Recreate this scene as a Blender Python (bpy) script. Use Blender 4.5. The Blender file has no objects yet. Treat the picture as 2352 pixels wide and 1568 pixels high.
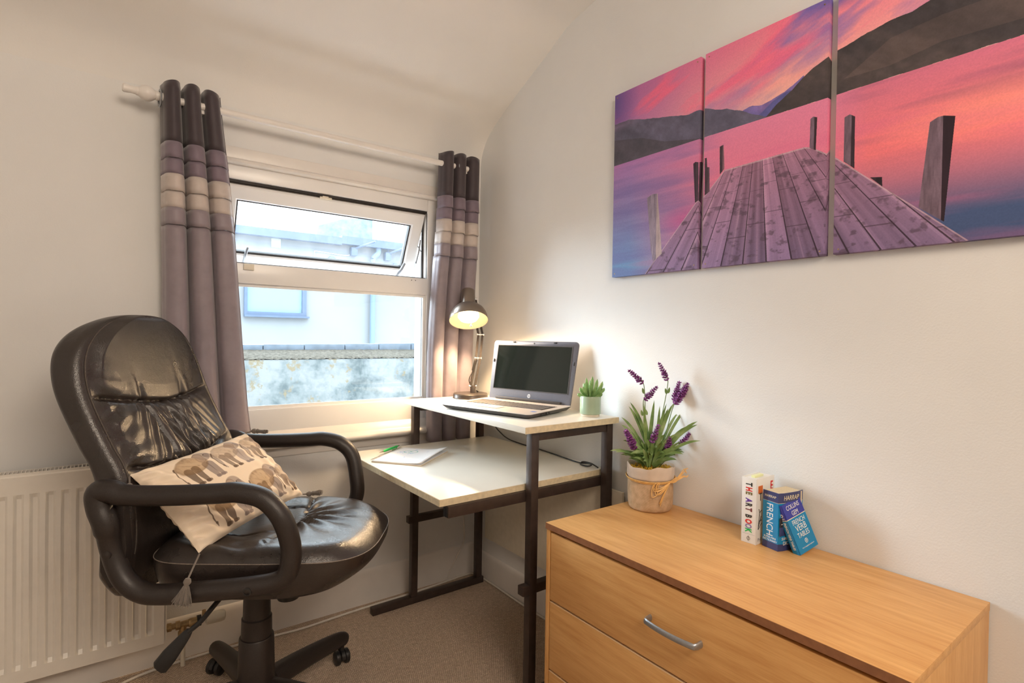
import bpy, bmesh, math, random
import numpy as np
from mathutils import Vector, Matrix
random.seed(7); rng = np.random.default_rng(5)
PI = math.pi
S = bpy.context.scene
COL = S.collection

# ------------------------------------------------------------------ camera
yaw, pitch, roll = math.radians(36.892), math.radians(-0.571), math.radians(0.901)
fw = Vector((math.sin(yaw)*math.cos(pitch), math.cos(yaw)*math.cos(pitch), math.sin(pitch)))
rt = Vector((math.cos(yaw), -math.sin(yaw), 0)); up = rt.cross(fw)
rt2 = rt*math.cos(roll)+up*math.sin(roll); up2 = -rt*math.sin(roll)+up*math.cos(roll)
cam = bpy.data.objects.new('camera', bpy.data.cameras.new('camera')); COL.objects.link(cam)
cam.data.sensor_width = 36; cam.data.lens = 1241.8/2352*36; cam.data.clip_start = .02
m = Matrix.Identity(4)
for i in range(3):
    m[i][0], m[i][1], m[i][2] = rt2[i], up2[i], -fw[i]
m.translation = Vector((-1.5124, -2.3028, 1.2)); cam.matrix_world = m
S.camera = cam

# ------------------------------------------------------------------ world, exposure, lights
S.view_settings.view_transform = 'Standard'; S.view_settings.look = 'None'
S.view_settings.exposure = 1.22; S.view_settings.gamma = 1; S.view_settings.use_curve_mapping = False
S.cycles.max_bounces = 10; S.cycles.diffuse_bounces = 6; S.cycles.transparent_max_bounces = 12
S.cycles.use_denoising = True
S.cycles.sample_clamp_indirect = 6
W = bpy.data.worlds.new('sky'); S.world = W; W.use_nodes = True
nt = W.node_tree; nt.nodes.clear()
wo = nt.nodes.new('ShaderNodeOutputWorld'); bg = nt.nodes.new('ShaderNodeBackground')
tc = nt.nodes.new('ShaderNodeTexCoord'); sp = nt.nodes.new('ShaderNodeSeparateXYZ')
cr = nt.nodes.new('ShaderNodeValToRGB')
cr.color_ramp.elements[0].position = 0.0; cr.color_ramp.elements[0].color = (.20, .21, .23, 1)
cr.color_ramp.elements[1].position = 1.0; cr.color_ramp.elements[1].color = (1.25, 1.36, 1.48, 1)
e = cr.color_ramp.elements.new(.03); e.color = (.27, .29, .31, 1)
nt.links.new(tc.outputs['Generated'], sp.inputs[0]); nt.links.new(sp.outputs['Z'], cr.inputs[0])
nt.links.new(cr.outputs[0], bg.inputs[0]); bg.inputs[1].default_value = 4.2
nt.links.new(bg.outputs[0], wo.inputs[0])

def area(name, loc, target, sx, sy, power, color, portal=False):
    l = bpy.data.lights.new(name, 'AREA'); l.shape = 'RECTANGLE'; l.size = sx; l.size_y = sy
    l.energy = power; l.color = color
    if portal: l.cycles.is_portal = True
    o = bpy.data.objects.new(name, l); COL.objects.link(o); o.location = loc
    d = Vector(target)-Vector(loc); o.rotation_euler = d.to_track_quat('-Z', 'Y').to_euler()
    return o
area('window_portal', (-.73, .10, 1.33), (-.73, -1, 1.33), 1.0, 1.0, 1, (1, 1, 1), True)
area('room_fill_light', (-1.2, -3.1, 2.42), (-1.6, -.9, .7), 1.1, 1.1, 26, (1, .83, .66))  # unseen warm fill added behind the camera to brighten the interior
sun = bpy.data.objects.new('sun', bpy.data.lights.new('sun', 'SUN')); COL.objects.link(sun)
sun.data.energy = 6.5; sun.data.angle = math.radians(38); sun.data.color = (.84, .92, 1)
sun.rotation_euler = Vector((.62, -.72, -.32)).to_track_quat('-Z', 'Y').to_euler()

# ------------------------------------------------------------------ materials
def srgb(r, g, b):
    f = lambda c: (c/255/12.92) if c/255 <= .04045 else ((c/255+.055)/1.055)**2.4
    return (f(r), f(g), f(b), 1)
class N:
    def __init__(s, name, col=(.8, .8, .8, 1), rough=.5, metal=0, spec=.5):
        s.m = bpy.data.materials.new(name); s.m.use_nodes = True; s.t = s.m.node_tree
        s.b = s.t.nodes['Principled BSDF']; s.o = s.t.nodes['Material Output']
        s.b.inputs['Base Color'].default_value = col; s.b.inputs['Roughness'].default_value = rough
        s.b.inputs['Metallic'].default_value = metal; s.b.inputs['Specular IOR Level'].default_value = spec
    def n(s, ty, **k):
        x = s.t.nodes.new(ty)
        for a, v in k.items():
            if a in x.inputs.keys(): x.inputs[a].default_value = v
            else: setattr(x, a, v)
        return x
    def l(s, a, b): s.t.links.new(a, b)
    def co(s, kind='Object', scale=(1, 1, 1), rot=(0, 0, 0)):
        c = s.n('ShaderNodeTexCoord'); mp = s.n('ShaderNodeMapping')
        mp.inputs['Scale'].default_value = scale; mp.inputs['Rotation'].default_value = rot
        s.l(c.outputs[kind], mp.inputs[0]); return mp.outputs[0]
    def noise(s, vec, scale, detail=3, rough=.5):
        x = s.n('ShaderNodeTexNoise'); x.inputs['Scale'].default_value = scale
        x.inputs['Detail'].default_value = detail; x.inputs['Roughness'].default_value = rough
        s.l(vec, x.inputs['Vector']); return x.outputs['Fac']
    def ramp(s, fac, stops):
        x = s.n('ShaderNodeValToRGB'); r = x.color_ramp
        while len(r.elements) < len(stops): r.elements.new(.5)
        for e_, (p_, c_) in zip(r.elements, stops): e_.position = p_; e_.color = c_
        s.l(fac, x.inputs[0]); return x.outputs[0]
    def bump(s, h, strength=.3, dist=.001, prev=None):
        x = s.n('ShaderNodeBump'); x.inputs['Strength'].default_value = strength; x.inputs['Distance'].default_value = dist
        s.l(h, x.inputs['Height'])
        if prev: s.l(prev, x.inputs['Normal'])
        s.l(x.outputs[0], s.b.inputs['Normal']); return x.outputs[0]
    def col(s, c): s.l(c, s.b.inputs['Base Color'])

def mul(c, k): return (c[0]*k, c[1]*k, c[2]*k, 1)
def speckled(name, c, rough=.5, scale=60, amt=.12, bumpd=.0005, metal=0, bs=None, spec=.5):
    x = N(name, c, rough, metal, spec); v = x.co(); f = x.noise(v, scale, 4)
    x.col(x.ramp(f, [(.25, mul(c, 1-amt)), (.75, mul(c, 1+amt))]))
    if bumpd: x.bump(x.noise(v, bs or scale*3, 3), .5, bumpd)
    return x.m
M = {}
def wallmat(name, c, bumpd=.0012):
    x = N(name, c, .75, 0, .25); v = x.co(); f = x.noise(v, 1.7, 5, .6)
    x.col(x.ramp(f, [(.3, mul(c, .965)), (.7, mul(c, 1.03))]))
    b1 = x.bump(x.noise(v, 9, 4), .3, .004); x.bump(x.noise(v, 220, 3), .4, bumpd, b1); return x.m
M['wall'] = wallmat('wall_paint', (.73, .735, .735, 1))
M['ceil'] = wallmat('ceiling_paint', (.76, .755, .74, 1), .0008)
M['gloss'] = speckled('gloss_white_wood', (.74, .71, .68, 1), .35, 12, .04, .0006, bs=40)
M['upvc'] = speckled('white_upvc', (.80, .80, .80, 1), .28, 8, .02, 0)
M['rad'] = speckled('radiator_enamel', (.74, .71, .66, 1), .32, 30, .03, .0003, bs=200)
M['gasket'] = speckled('dark_gasket', srgb(38, 32, 30), .6, 90, .5, .0004)
M['mould'] = speckled('weathered_seal', srgb(120, 112, 105), .7, 120, .5, .0006)
def leather(name, c):
    x = N(name, c, .34, 0, .75); v = x.co(); f = x.noise(v, 14, 4)
    x.col(x.ramp(f, [(.3, mul(c, .8)), (.7, mul(c, 1.25))]))
    rr = x.n('ShaderNodeMapRange'); x.l(x.noise(v, 9, 4), rr.inputs[0])
    rr.inputs[1].default_value = .3; rr.inputs[2].default_value = .7; rr.inputs[3].default_value = .22; rr.inputs[4].default_value = .40
    x.l(rr.outputs[0], x.b.inputs['Roughness'])
    vo = x.n('ShaderNodeTexVoronoi', feature='DISTANCE_TO_EDGE'); vo.inputs['Scale'].default_value = 330; x.l(v, vo.inputs['Vector'])
    b1 = x.bump(vo.outputs['Distance'], .45, .0010); x.bump(x.noise(v, 38, 3), .35, .003, b1); return x.m
M['leather'] = leather('brown_black_leather', (.022, .016, .014, 1))
M['plastic'] = speckled('textured_dark_plastic', (.020, .0145, .013, 1), .42, 300, .25, .0007, bs=520, spec=.55)
M['blackp'] = speckled('black_plastic', (.014, .014, .015, 1), .4, 100, .2, .0002)
M['thread'] = speckled('pale_thread', (.085, .07, .06, 1), .7, 200, .2, 0)
M['steel'] = speckled('dark_brown_steel', (.060, .042, .036, 1), .33, 40, .18, .0003, metal=.35, bs=260)
M['lam'] = speckled('ivory_laminate', (.75, .725, .66, 1), .33, 5, .03, 0)
M['lamedge'] = speckled('yellowed_laminate_edge', (.66, .56, .38, 1), .5, 70, .16, .0002)
M['chrome'] = speckled('chrome', (.7, .7, .72, 1), .18, 20, .05, 0, metal=1)
M['satin'] = speckled('satin_grey_metal', (.38, .40, .43, 1), .34, 300, .1, 0, metal=.8)
M['brass'] = speckled('tarnished_brass', (.42, .30, .16, 1), .38, 60, .35, .0004, metal=.8)
M['cream'] = speckled('cream_paint', (.72, .67, .56, 1), .4, 40, .06, .0003)
M['whitepl'] = speckled('white_plastic', (.74, .72, .68, 1), .4, 40, .03, 0)
M['black_cable'] = speckled('black_cable_rubber', (.012, .012, .012, 1), .5, 100, .2, 0)
M['white_cable'] = speckled('white_cable_rubber', (.70, .66, .60, 1), .5, 60, .08, 0)
def cloth(name, c, rough=.8, sheen=.3, weave=1400):
    x = N(name, c, rough, 0, .3); v = x.co(); x.b.inputs['Sheen Weight'].default_value = sheen
    x.col(x.ramp(x.noise(v, 35, 3), [(.3, mul(c, .93)), (.7, mul(c, 1.06))]))
    x.bump(x.noise(v, weave, 2), .35, .0005); return x.m
M['cur0'] = cloth('plum_black_satin', (.050, .037, .044, 1), .5)
M['cur1'] = cloth('mauve_satin', (.185, .145, .185, 1), .5)
M['cur2'] = cloth('cream_satin', (.50, .44, .41, 1), .5)
M['cur3'] = cloth('lilac_grey_satin', (.255, .215, .245, 1), .42)
M['tassel'] = cloth('grey_yarn', (.17, .145, .125, 1), .9)
M['cream_cloth'] = cloth('cream_cotton', (.72, .60, .46, 1), .9)
def wood(name, c0, c1, scale=(14, 1.2, 14), rough=.42):
    x = N(name, c1, rough, 0, .45); v = x.co('Object', scale)
    f = x.noise(v, 4, 6, .65); g = x.noise(x.co('Object', (scale[0]*6, scale[1]*1.6, scale[2]*6)), 6, 3)
    mx = x.n('ShaderNodeMath', operation='ADD'); mm = x.n('ShaderNodeMath', operation='MULTIPLY'); mm.inputs[1].default_value = .45
    x.l(g, mm.inputs[0]); x.l(f, mx.inputs[0]); x.l(mm.outputs[0], mx.inputs[1])
    x.col(x.ramp(mx.outputs[0], [(.45, c0), (.95, c1)])); x.bump(g, .2, .0003); return x.m
M['beech'] = wood('beech_veneer', (.56, .265, .080, 1), (.75, .43, .165, 1))
M['beechz'] = wood('beech_veneer_upright', (.56, .265, .080, 1), (.75, .43, .165, 1), (14, 14, 1.2))
M['beech_edge'] = speckled('brown_edge_band', (.27, .115, .05, 1), .5, 80, .15, 0)
M['darkgap'] = speckled('dark_drawer_gap', (.05, .025, .012, 1), .8, 50, .1, 0)
M['page'] = speckled('book_pages', (.70, .60, .42, 1), .85, 300, .08, .0003)
M['white'] = speckled('white_card', (.76, .75, .73, 1), .4, 20, .02, 0)
def emit(name, c, st):
    x = N(name, c, .5); x.b.inputs['Emission Color'].default_value = c; x.b.inputs['Emission Strength'].default_value = st; return x.m
def flat(name, c, rough=.45): return speckled(name, c, rough, 40, .04, 0)
def carpet():
    x = N('sisal_carpet', (.3, .22, .16, 1), .95, 0, .1); v = x.co('Object', (1, 1, 1), (0, 0, math.radians(2)))
    b = x.n('ShaderNodeTexBrick'); wn_ = x.n('ShaderNodeTexNoise'); wn_.inputs['Scale'].default_value = 26; wn_.inputs['Detail'].default_value = 4; x.l(v, wn_.inputs['Vector'])
    wm_ = x.n('ShaderNodeVectorMath', operation='MULTIPLY_ADD'); x.l(wn_.outputs['Color'], wm_.inputs[0]); wm_.inputs[1].default_value = (.012, .012, 0); x.l(v, wm_.inputs[2]); x.l(wm_.outputs[0], b.inputs['Vector']); b.offset = .5
    b.inputs['Scale'].default_value = 1; b.inputs['Brick Width'].default_value = .0082; b.inputs['Row Height'].default_value = .0060
    b.inputs['Mortar Size'].default_value = .0015; b.inputs['Mortar Smooth'].default_value = 1.0
    b.inputs['Color1'].default_value = (.82, .68, .55, 1); b.inputs['Color2'].default_value = (.70, .57, .45, 1); b.inputs['Mortar'].default_value = (.38, .28, .21, 1)
    mix = x.n('ShaderNodeMixRGB', blend_type='MULTIPLY'); mix.inputs[0].default_value = 1
    x.l(b.outputs['Color'], mix.inputs[1]); x.l(x.ramp(x.noise(v, 70, 5, .75), [(.3, (.78, .76, .74, 1)), (.7, (1.15, 1.14, 1.13, 1))]), mix.inputs[2])
    x.col(mix.outputs[0]); iv = x.n('ShaderNodeMath', operation='SUBTRACT'); iv.inputs[0].default_value = 1; x.l(b.outputs['Fac'], iv.inputs[1])
    b1 = x.bump(iv.outputs[0], .9, .003); x.bump(x.noise(v, 900, 2), .5, .001, b1); return x.m
M['carpet'] = carpet()
def glass(name, tint=(.93, .97, .97, 1), haze=0):
    x = N(name); t = x.n('ShaderNodeBsdfTransparent'); t.inputs[0].default_value = tint
    g = x.n('ShaderNodeBsdfGlossy'); g.inputs['Roughness'].default_value = .02; fr = x.n('ShaderNodeFresnel'); fr.inputs[0].default_value = 1.45
    mx = x.n('ShaderNodeMixShader'); x.l(fr.outputs[0], mx.inputs[0]); x.l(t.outputs[0], mx.inputs[1]); x.l(g.outputs[0], mx.inputs[2])
    out = mx.outputs[0]
    if haze:
        d = x.n('ShaderNodeBsdfTranslucent'); d.inputs[0].default_value = (.5, .52, .55, 1)
        h = x.n('ShaderNodeMixShader'); v = x.co(); f = x.ramp(x.noise(v, 6, 5, .7), [(.35, (haze*.5,)*3+(1,)), (.75, (haze*1.6,)*3+(1,))])
        x.l(f, h.inputs[0]); x.l(out, h.inputs[1]); x.l(d.outputs[0], h.inputs[2]); out = h.outputs[0]
    x.l(out, x.o.inputs[0]); return x.m
M['glass'] = glass('clear_glass'); M['dusty'] = glass('dusty_glass', (.93, .97, .98, 1), .05)

# ------------------------------------------------------------------ geometry helpers
class MB:
    def __init__(s): s.v = []; s.f = []; s.mi = []; s.mats = []; s.cur = 0; s.uv = None
    def mat(s, m):
        if m not in s.mats: s.mats.append(m)
        s.cur = s.mats.index(m); return s
    def add(s, vs, fs):
        o = len(s.v); s.v += [tuple(p) for p in vs]
        for f in fs: s.f.append(tuple(i+o for i in f)); s.mi.append(s.cur)
        return s
    def box(s, a, b, bev=0, T=None):
        bm = bmesh.new(); bmesh.ops.create_cube(bm, size=1)
        for v in bm.verts:
            v.co = Vector([(a[i]+b[i])/2+v.co[i]*(b[i]-a[i]) for i in range(3)])
        if bev:
            bmesh.ops.bevel(bm, geom=bm.edges[:], offset=bev, segments=2, affect='EDGES', profile=.6)
        s.frombm(bm, T); return s
    def frombm(s, bm, T=None):
        bm.verts.index_update()
        s.add([(T @ v.co) if T else v.co[:] for v in bm.verts], [[v.index for v in f.verts] for f in bm.faces]); bm.free()
    def lathe(s, prof, T=None, n=32, cap=True):
        vs, fs = [], []
        for r, z in prof:
            for k in range(n):
                a = 2*PI*k/n; vs.append(Vector((r*math.cos(a), r*math.sin(a), z)))
        for i in range(len(prof)-1):
            for k in range(n):
                k2 = (k+1) % n; fs.append((i*n+k, i*n+k2, (i+1)*n+k2, (i+1)*n+k))
        if cap: fs.append(tuple(range(n-1, -1, -1))); fs.append(tuple((len(prof)-1)*n+k for k in range(n)))
        if T is not None: vs = [T @ v for v in vs]
        s.add(vs, fs); return s
    def tube(s, pts, r, n=10, closed=False, sq=None, upv=None):
        pts = [Vector(p) for p in pts]; m_ = len(pts); R = r if hasattr(r, '__len__') else [r]*m_
        vs, fs = [], []; prev = None
        for i, p in enumerate(pts):
            if closed: t = pts[(i+1) % m_]-pts[i-1]
            else: t = pts[min(i+1, m_-1)]-pts[max(i-1, 0)]
            t.normalize()
            if upv is not None: a = Vector(upv)
            elif prev is None: a = Vector((0, 0, 1)) if abs(t.z) < .9 else Vector((1, 0, 0))
            else: a = prev
            a = (a-t*a.dot(t))
            a.normalize(); prev = a; b = t.cross(a)
            for k in range(n):
                th = 2*PI*k/n+ (PI/n if n == 4 else 0); ca, sa = math.cos(th), math.sin(th)
                if sq: vs.append(p+a*ca*R[i]*sq[0]+b*sa*R[i]*sq[1])
                else: vs.append(p+(a*ca+b*sa)*R[i])
        L_ = m_ if closed else m_-1
        for i in range(L_):
            j = (i+1) % m_
            for k in range(n):
                k2 = (k+1) % n; fs.append((i*n+k, i*n+k2, j*n+k2, j*n+k))
        if not closed: fs.append(tuple(range(n-1, -1, -1))); fs.append(tuple((m_-1)*n+k for k in range(n)))
        s.add(vs, fs); return s
    def grid(s, P, closeu=False):
        P = np.asarray(P); a, b = P.shape[:2]
        fs = []
        for i in range(a-1):
            for j in range(b if closeu else b-1):
                j2 = (j+1) % b; fs.append((i*b+j, i*b+j2, (i+1)*b+j2, (i+1)*b+j))
        s.add([tuple(q) for q in P.reshape(-1, 3)], fs); return s
    def prism(s, poly, a, b, axis=0):
        # poly in the other two axes
        def mk(c, p):
            q = [0, 0, 0]; o = [i for i in range(3) if i != axis]; q[axis] = c; q[o[0]] = p[0]; q[o[1]] = p[1]; return q
        n = len(poly); vs = [mk(a, p) for p in poly]+[mk(b, p) for p in poly]
        fs = [tuple(range(n)), tuple(range(2*n-1, n-1, -1))]+[(i, (i+1) % n, n+(i+1) % n, n+i) for i in range(n)]
        s.add(vs, fs); return s
    def build(s, name, mat=None, parent=None, smooth=True, ang=35, **props):
        me = bpy.data.meshes.new(name); me.from_pydata(s.v, [], s.f)
        mats = [mat] if mat is not None and not s.mats else s.mats
        for m_ in mats: me.materials.append(m_)
        if s.mats:
            me.polygons.foreach_set('material_index', s.mi)
        bm = bmesh.new(); bm.from_mesh(me); bmesh.ops.recalc_face_normals(bm, faces=bm.faces[:]); bm.to_mesh(me); bm.free()
        if smooth:
            me.shade_smooth() if hasattr(me, 'shade_smooth') else None
            try: me.set_sharp_from_angle(angle=math.radians(ang))
            except Exception: pass
        o = bpy.data.objects.new(name, me); COL.objects.link(o)
        if parent: o.parent = parent
        for k, v in props.items(): o[k] = v
        return o
def thing(name, label, cat, loc=(0, 0, 0), rz=0, group=None, kind=None):
    o = bpy.data.objects.new(name, None); COL.objects.link(o); o.location = loc; o.rotation_euler = (0, 0, rz)
    o.empty_display_size = .05
    if label: o['label'] = label
    if cat: o['category'] = cat
    if group: o['group'] = group
    if kind: o['kind'] = kind
    return o
def tag(o, label, cat, group=None):
    o['label'] = label; o['category'] = cat
    if group: o['group'] = group
    return o
def crom(pts, n=8, closed=False):
    P = [Vector(p) for p in pts]; out = []; L_ = len(P)
    rng_ = range(L_) if closed else range(L_-1)
    for i in rng_:
        if closed: p0, p1, p2, p3 = P[i-1], P[i], P[(i+1) % L_], P[(i+2) % L_]
        else: p0, p1, p2, p3 = P[max(i-1, 0)], P[i], P[i+1], P[min(i+2, L_-1)]
        for k in range(n):
            t = k/n
            out.append(.5*((2*p1)+(p2-p0)*t+(2*p0-5*p1+4*p2-p3)*t*t+(-p0+3*p1-3*p2+p3)*t**3))
    if not closed: out.append(P[-1])
    return out
def TR(loc, zdir=(0, 0, 1), xdir=None):
    z = Vector(zdir).normalized(); x = Vector(xdir) if xdir is not None else (Vector((1, 0, 0)) if abs(z.x) < .9 else Vector((0, 1, 0)))
    x = (x-z*x.dot(z)).normalized(); y = z.cross(x); m_ = Matrix.Identity(4)
    for i in range(3): m_[i][0], m_[i][1], m_[i][2] = x[i], y[i], z[i]
    m_.translation = Vector(loc); return m_
_FONTN = [0]
def lettering(name, body, size, mat, parent, org, xd, yd, ext=.0003, align='LEFT', sx=1, bold=0, shear=0, space=1):
    c = bpy.data.curves.new('lettering_curve', 'FONT'); c.body = body; c.size = size; c.align_x = align; c.extrude = ext
    c.offset = bold; c.shear = shear; c.space_character = space; c.resolution_u = 3
    t = bpy.data.objects.new('lettering_tmp', c); COL.objects.link(t)
    dg = bpy.context.evaluated_depsgraph_get(); me = bpy.data.meshes.new_from_object(t.evaluated_get(dg))
    bpy.data.objects.remove(t)
    xd = Vector(xd).normalized(); yd = Vector(yd).normalized(); z = xd.cross(yd); org = Vector(org)
    for v in me.vertices:
        a = v.co.copy(); v.co = org+xd*a.x*sx+yd*a.y+z*a.z
    me.materials.clear(); me.materials.append(mat); me.name = name
    o = bpy.data.objects.new(name, me); COL.objects.link(o); o.parent = parent; return o
def image(name, A):
    h, w = A.shape[:2]; im = bpy.data.images.new(name, w, h); im.colorspace_settings.name = 'sRGB'
    B = np.ones((h, w, 4), np.float32); B[..., :3] = np.clip(A, 0, 1)
    im.pixels.foreach_set(B.ravel()); im.update(); im.pack(); return im
def imgmat(name, im, rough=.6, weave=0, extra=None):
    x = N(name, rough=rough, spec=.3); c = x.n('ShaderNodeTexCoord'); t = x.n('ShaderNodeTexImage'); t.image = im; t.extension = 'EXTEND'
    x.l(c.outputs['UV'], t.inputs[0]); x.col(t.outputs[0])
    if weave: x.bump(x.noise(x.co(), weave, 2), .4, .0006)
    return x.m
def inpoly(X, Y, P):
    r = np.zeros(X.shape, bool); n = len(P); j = n-1
    for i in range(n):
        xi, yi = P[i]; xj, yj = P[j]
        c = ((yi > Y) != (yj > Y)) & (X < (xj-xi)*(Y-yi)/((yj-yi) or 1e-9)+xi); r ^= c; j = i
    return r
def fbm(X, Y, sx, sy, seed=0, oct=4):
    # smooth value noise, stretched
    out = np.zeros(X.shape); amp = 1; tot = 0
    for o_ in range(oct):
        r_ = np.random.default_rng(seed+o_*17); G = r_.random((64, 64)); fx = X*sx*2**o_; fy = Y*sy*2**o_
        ix = np.floor(fx).astype(int); iy = np.floor(fy).astype(int); tx = fx-ix; ty = fy-iy
        tx = tx*tx*(3-2*tx); ty = ty*ty*(3-2*ty)
        a = G[iy % 64, ix % 64]; b = G[iy % 64, (ix+1) % 64]; c = G[(iy+1) % 64, ix % 64]; d = G[(iy+1) % 64, (ix+1) % 64]
        out += amp*((a*(1-tx)+b*tx)*(1-ty)+(c*(1-tx)+d*tx)*ty); tot += amp; amp *= .5
    return out/tot
# ================================================================== THE SETTING
def struct(mb, name, mat=None, parent=None, **k):
    o = mb.build(name, mat, parent, **k)
    if parent is None: o['kind'] = 'structure'
    return o
XL, YF = -3.0, -3.9
struct(MB().box((XL-.1, YF-.1, -.1), (.1, .0, 0)), 'floor', M['carpet'], smooth=False)
# window wall: inner leaf with the window opening, outer leaf with a narrower one
WX0, WX1, WZ0, WZ1 = -1.235, -.235, .80, 1.845
wb = MB()
for (x0, x1, z0, z1) in ((XL-.1, WX0, 0, 2.2), (WX1, .1, 0, 2.2), (WX0, WX1, 0, WZ0), (WX0, WX1, WZ1, 2.2)):
    wb.box((x0, 0, z0-.0), (x1, .06, z1))
struct(wb, 'wall_back', M['wall'], smooth=False)
wo_ = MB()
for (x0, x1, z0, z1) in ((XL-.1, -1.20, -1, 2.4), (-.278, .1, -1, 2.4), (-1.20, -.278, -1, .84), (-1.20, -.278, 1.81, 2.4)):
    wo_.box((x0, .06, z0), (x1, .155, z1))
M['render_white'] = wallmat('painted_exterior_render', (.52, .53, .52, 1), .003)
struct(wo_, 'wall_outer', M['render_white'], smooth=False)
struct(MB().box((0, YF-.1, 0), (.1, 0, 2.75)), 'wall_right', M['wall'], smooth=False)
struct(MB().box((XL-.1, YF, 0), (XL, 0, 2.75)), 'wall_left', M['wall'], smooth=False)
struct(MB().box((XL-.1, YF-.1, 0), (.1, YF, 2.75)), 'wall_front', M['wall'], smooth=False)
prof = [(0, 2.055), (-.012, 2.105), (-.045, 2.165), (-.10, 2.213), (-.17, 2.252), (-.337, 2.337), (-.49, 2.406), (-.60, 2.462), (-.652, 2.482), (-.727, 2.497), (-.80, 2.510), (-1.0, 2.535), (-2.0, 2.56), (-3.9, 2.56)]
pf = [(p.x, p.y) for p in crom([(a, b, 0) for a, b in prof], 5)]
cp = [(y, z) for y, z in pf]+[(YF, 2.75), (0.0, 2.75)]
cb = MB(); A0 = np.array([[(x, y, z) for y, z in pf] for x in (XL, 0)]); cb.grid(A0)
cb.grid(np.array([[(x, y, z) for y, z in ((YF, 2.56), (YF, 2.8), (0.06, 2.8), (.06, 2.055), (0, 2.055))] for x in (XL, 0)]))
struct(cb, 'ceiling', M['ceil'], ang=60)
# skirting boards
bw = MB().prism([(0, 0), (-.012, 0), (-.012, .128), (-.009, .142), (-.005, .150), (0, .152)], XL, -.012, 0)
struct(bw, 'baseboard_back', M['gloss'], ang=50)
br_ = MB().prism([(0, 0), (-.012, 0), (-.012, .105), (-.009, .118), (-.005, .126), (0, .128)], YF, 0.0, 1)
# prism on axis 1 takes (x, z)
struct(br_, 'baseboard_right', M['gloss'], ang=50)
# head board above the window and its nosing
tb = MB().box((-1.30, -.012, 1.855), (-.16, 0, 1.905), .003)
tb.prism([(0, 1.838), (-.014, 1.838), (-.026, 1.845), (-.028, 1.853), (-.020, 1.860), (0, 1.862)], -1.30, -.16, 0)
struct(tb, 'trim_1', M['gloss'], ang=60)
# sill board
sb = MB().prism([(.0, .812), (-.004, .806), (-.020, .792), (-.026, .776), (-.030, .770), (-.046, .765), (-.052, .755), (-.048, .744), (-.034, .738), (0, .736)], -1.30, -.20, 0)
struct(sb, 'trim_2', M['gloss'], ang=60)
# faint chase shadow line in the plaster under the sill: apron board
struct(MB().box((-1.27, -.006, .70), (-.22, 0, .737), .002), 'trim_3', M['gloss'])

# ---- window
win = thing('window_1', None, None, (0, 0, 0), kind='structure')
OX0, OX1 = -1.175, -.297
TZ0, TZ1 = 1.388, 1.466
LZ0, HZ1 = .895, 1.785
def bar(mb, a, b, bev=.004): mb.box(a, b, bev)
# fixed frame with mitred inner lips
f = MB()
for (a, b) in (((WX0, -.004, WZ0), (OX0, .062, WZ1)), ((OX1, -.004, WZ0), (WX1, .062, WZ1)), ((OX0, -.004, WZ0), (OX1, .062, LZ0)), ((OX0, -.004, HZ1), (OX1, .062, WZ1))):
    bar(f, a, b)
f.build('window_frame', M['upvc'], win)
t_ = MB(); bar(t_, (OX0-.002, -.003, TZ0), (OX1+.002, .055, TZ1)); t_.build('transom', M['upvc'], win)
# glazing gaskets round the lower light
g = MB()
def ringbox(mb, x0, x1, z0, z1, y0, y1, w):
    mb.box((x0, y0, z0), (x0+w, y1, z1)); mb.box((x1-w, y0, z0), (x1, y1, z1))
    mb.box((x0+w, y0, z0), (x1-w, y1, z0+w)); mb.box((x0+w, y0, z1-w), (x1-w, y1, z1))
ringbox(g, OX0, OX1, LZ0, TZ0, .020, .040, .007)
g.build('glazing_seal', M['gasket'], win)
bd = MB(); ringbox(bd, OX0, OX1, LZ0, TZ0, .012, .0198, .012); bd.build('glazing_bead', M['upvc'], win)
MB().box((OX0+.004, .028, LZ0+.004), (OX1-.004, .034, TZ0-.004)).build('lower_pane', M['glass'], win)
# dark rebate seal at the head and down the jambs of the opening light
g = MB(); g.mat(M['gasket'])
g.box((OX0, .006, HZ1-.010), (OX1, .058, HZ1-.0005)); g.box((OX0, .036, TZ1), (OX0+.005, .05, HZ1-.01)); g.box((OX1-.005, .036, TZ1), (OX1, .05, HZ1-.01)); g.box((OX1-.0015, .002, TZ1), (OX1, .007, HZ1-.01))
g.box((OX0+.005, .004, TZ1), (OX1-.005, .03, TZ1+.003))
g.mat(M['mould']); g.box((OX0+.005, .018, HZ1-.019), (OX1-.005, .05, HZ1-.0102)); g.build('rebate_seal', None, win)
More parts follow.
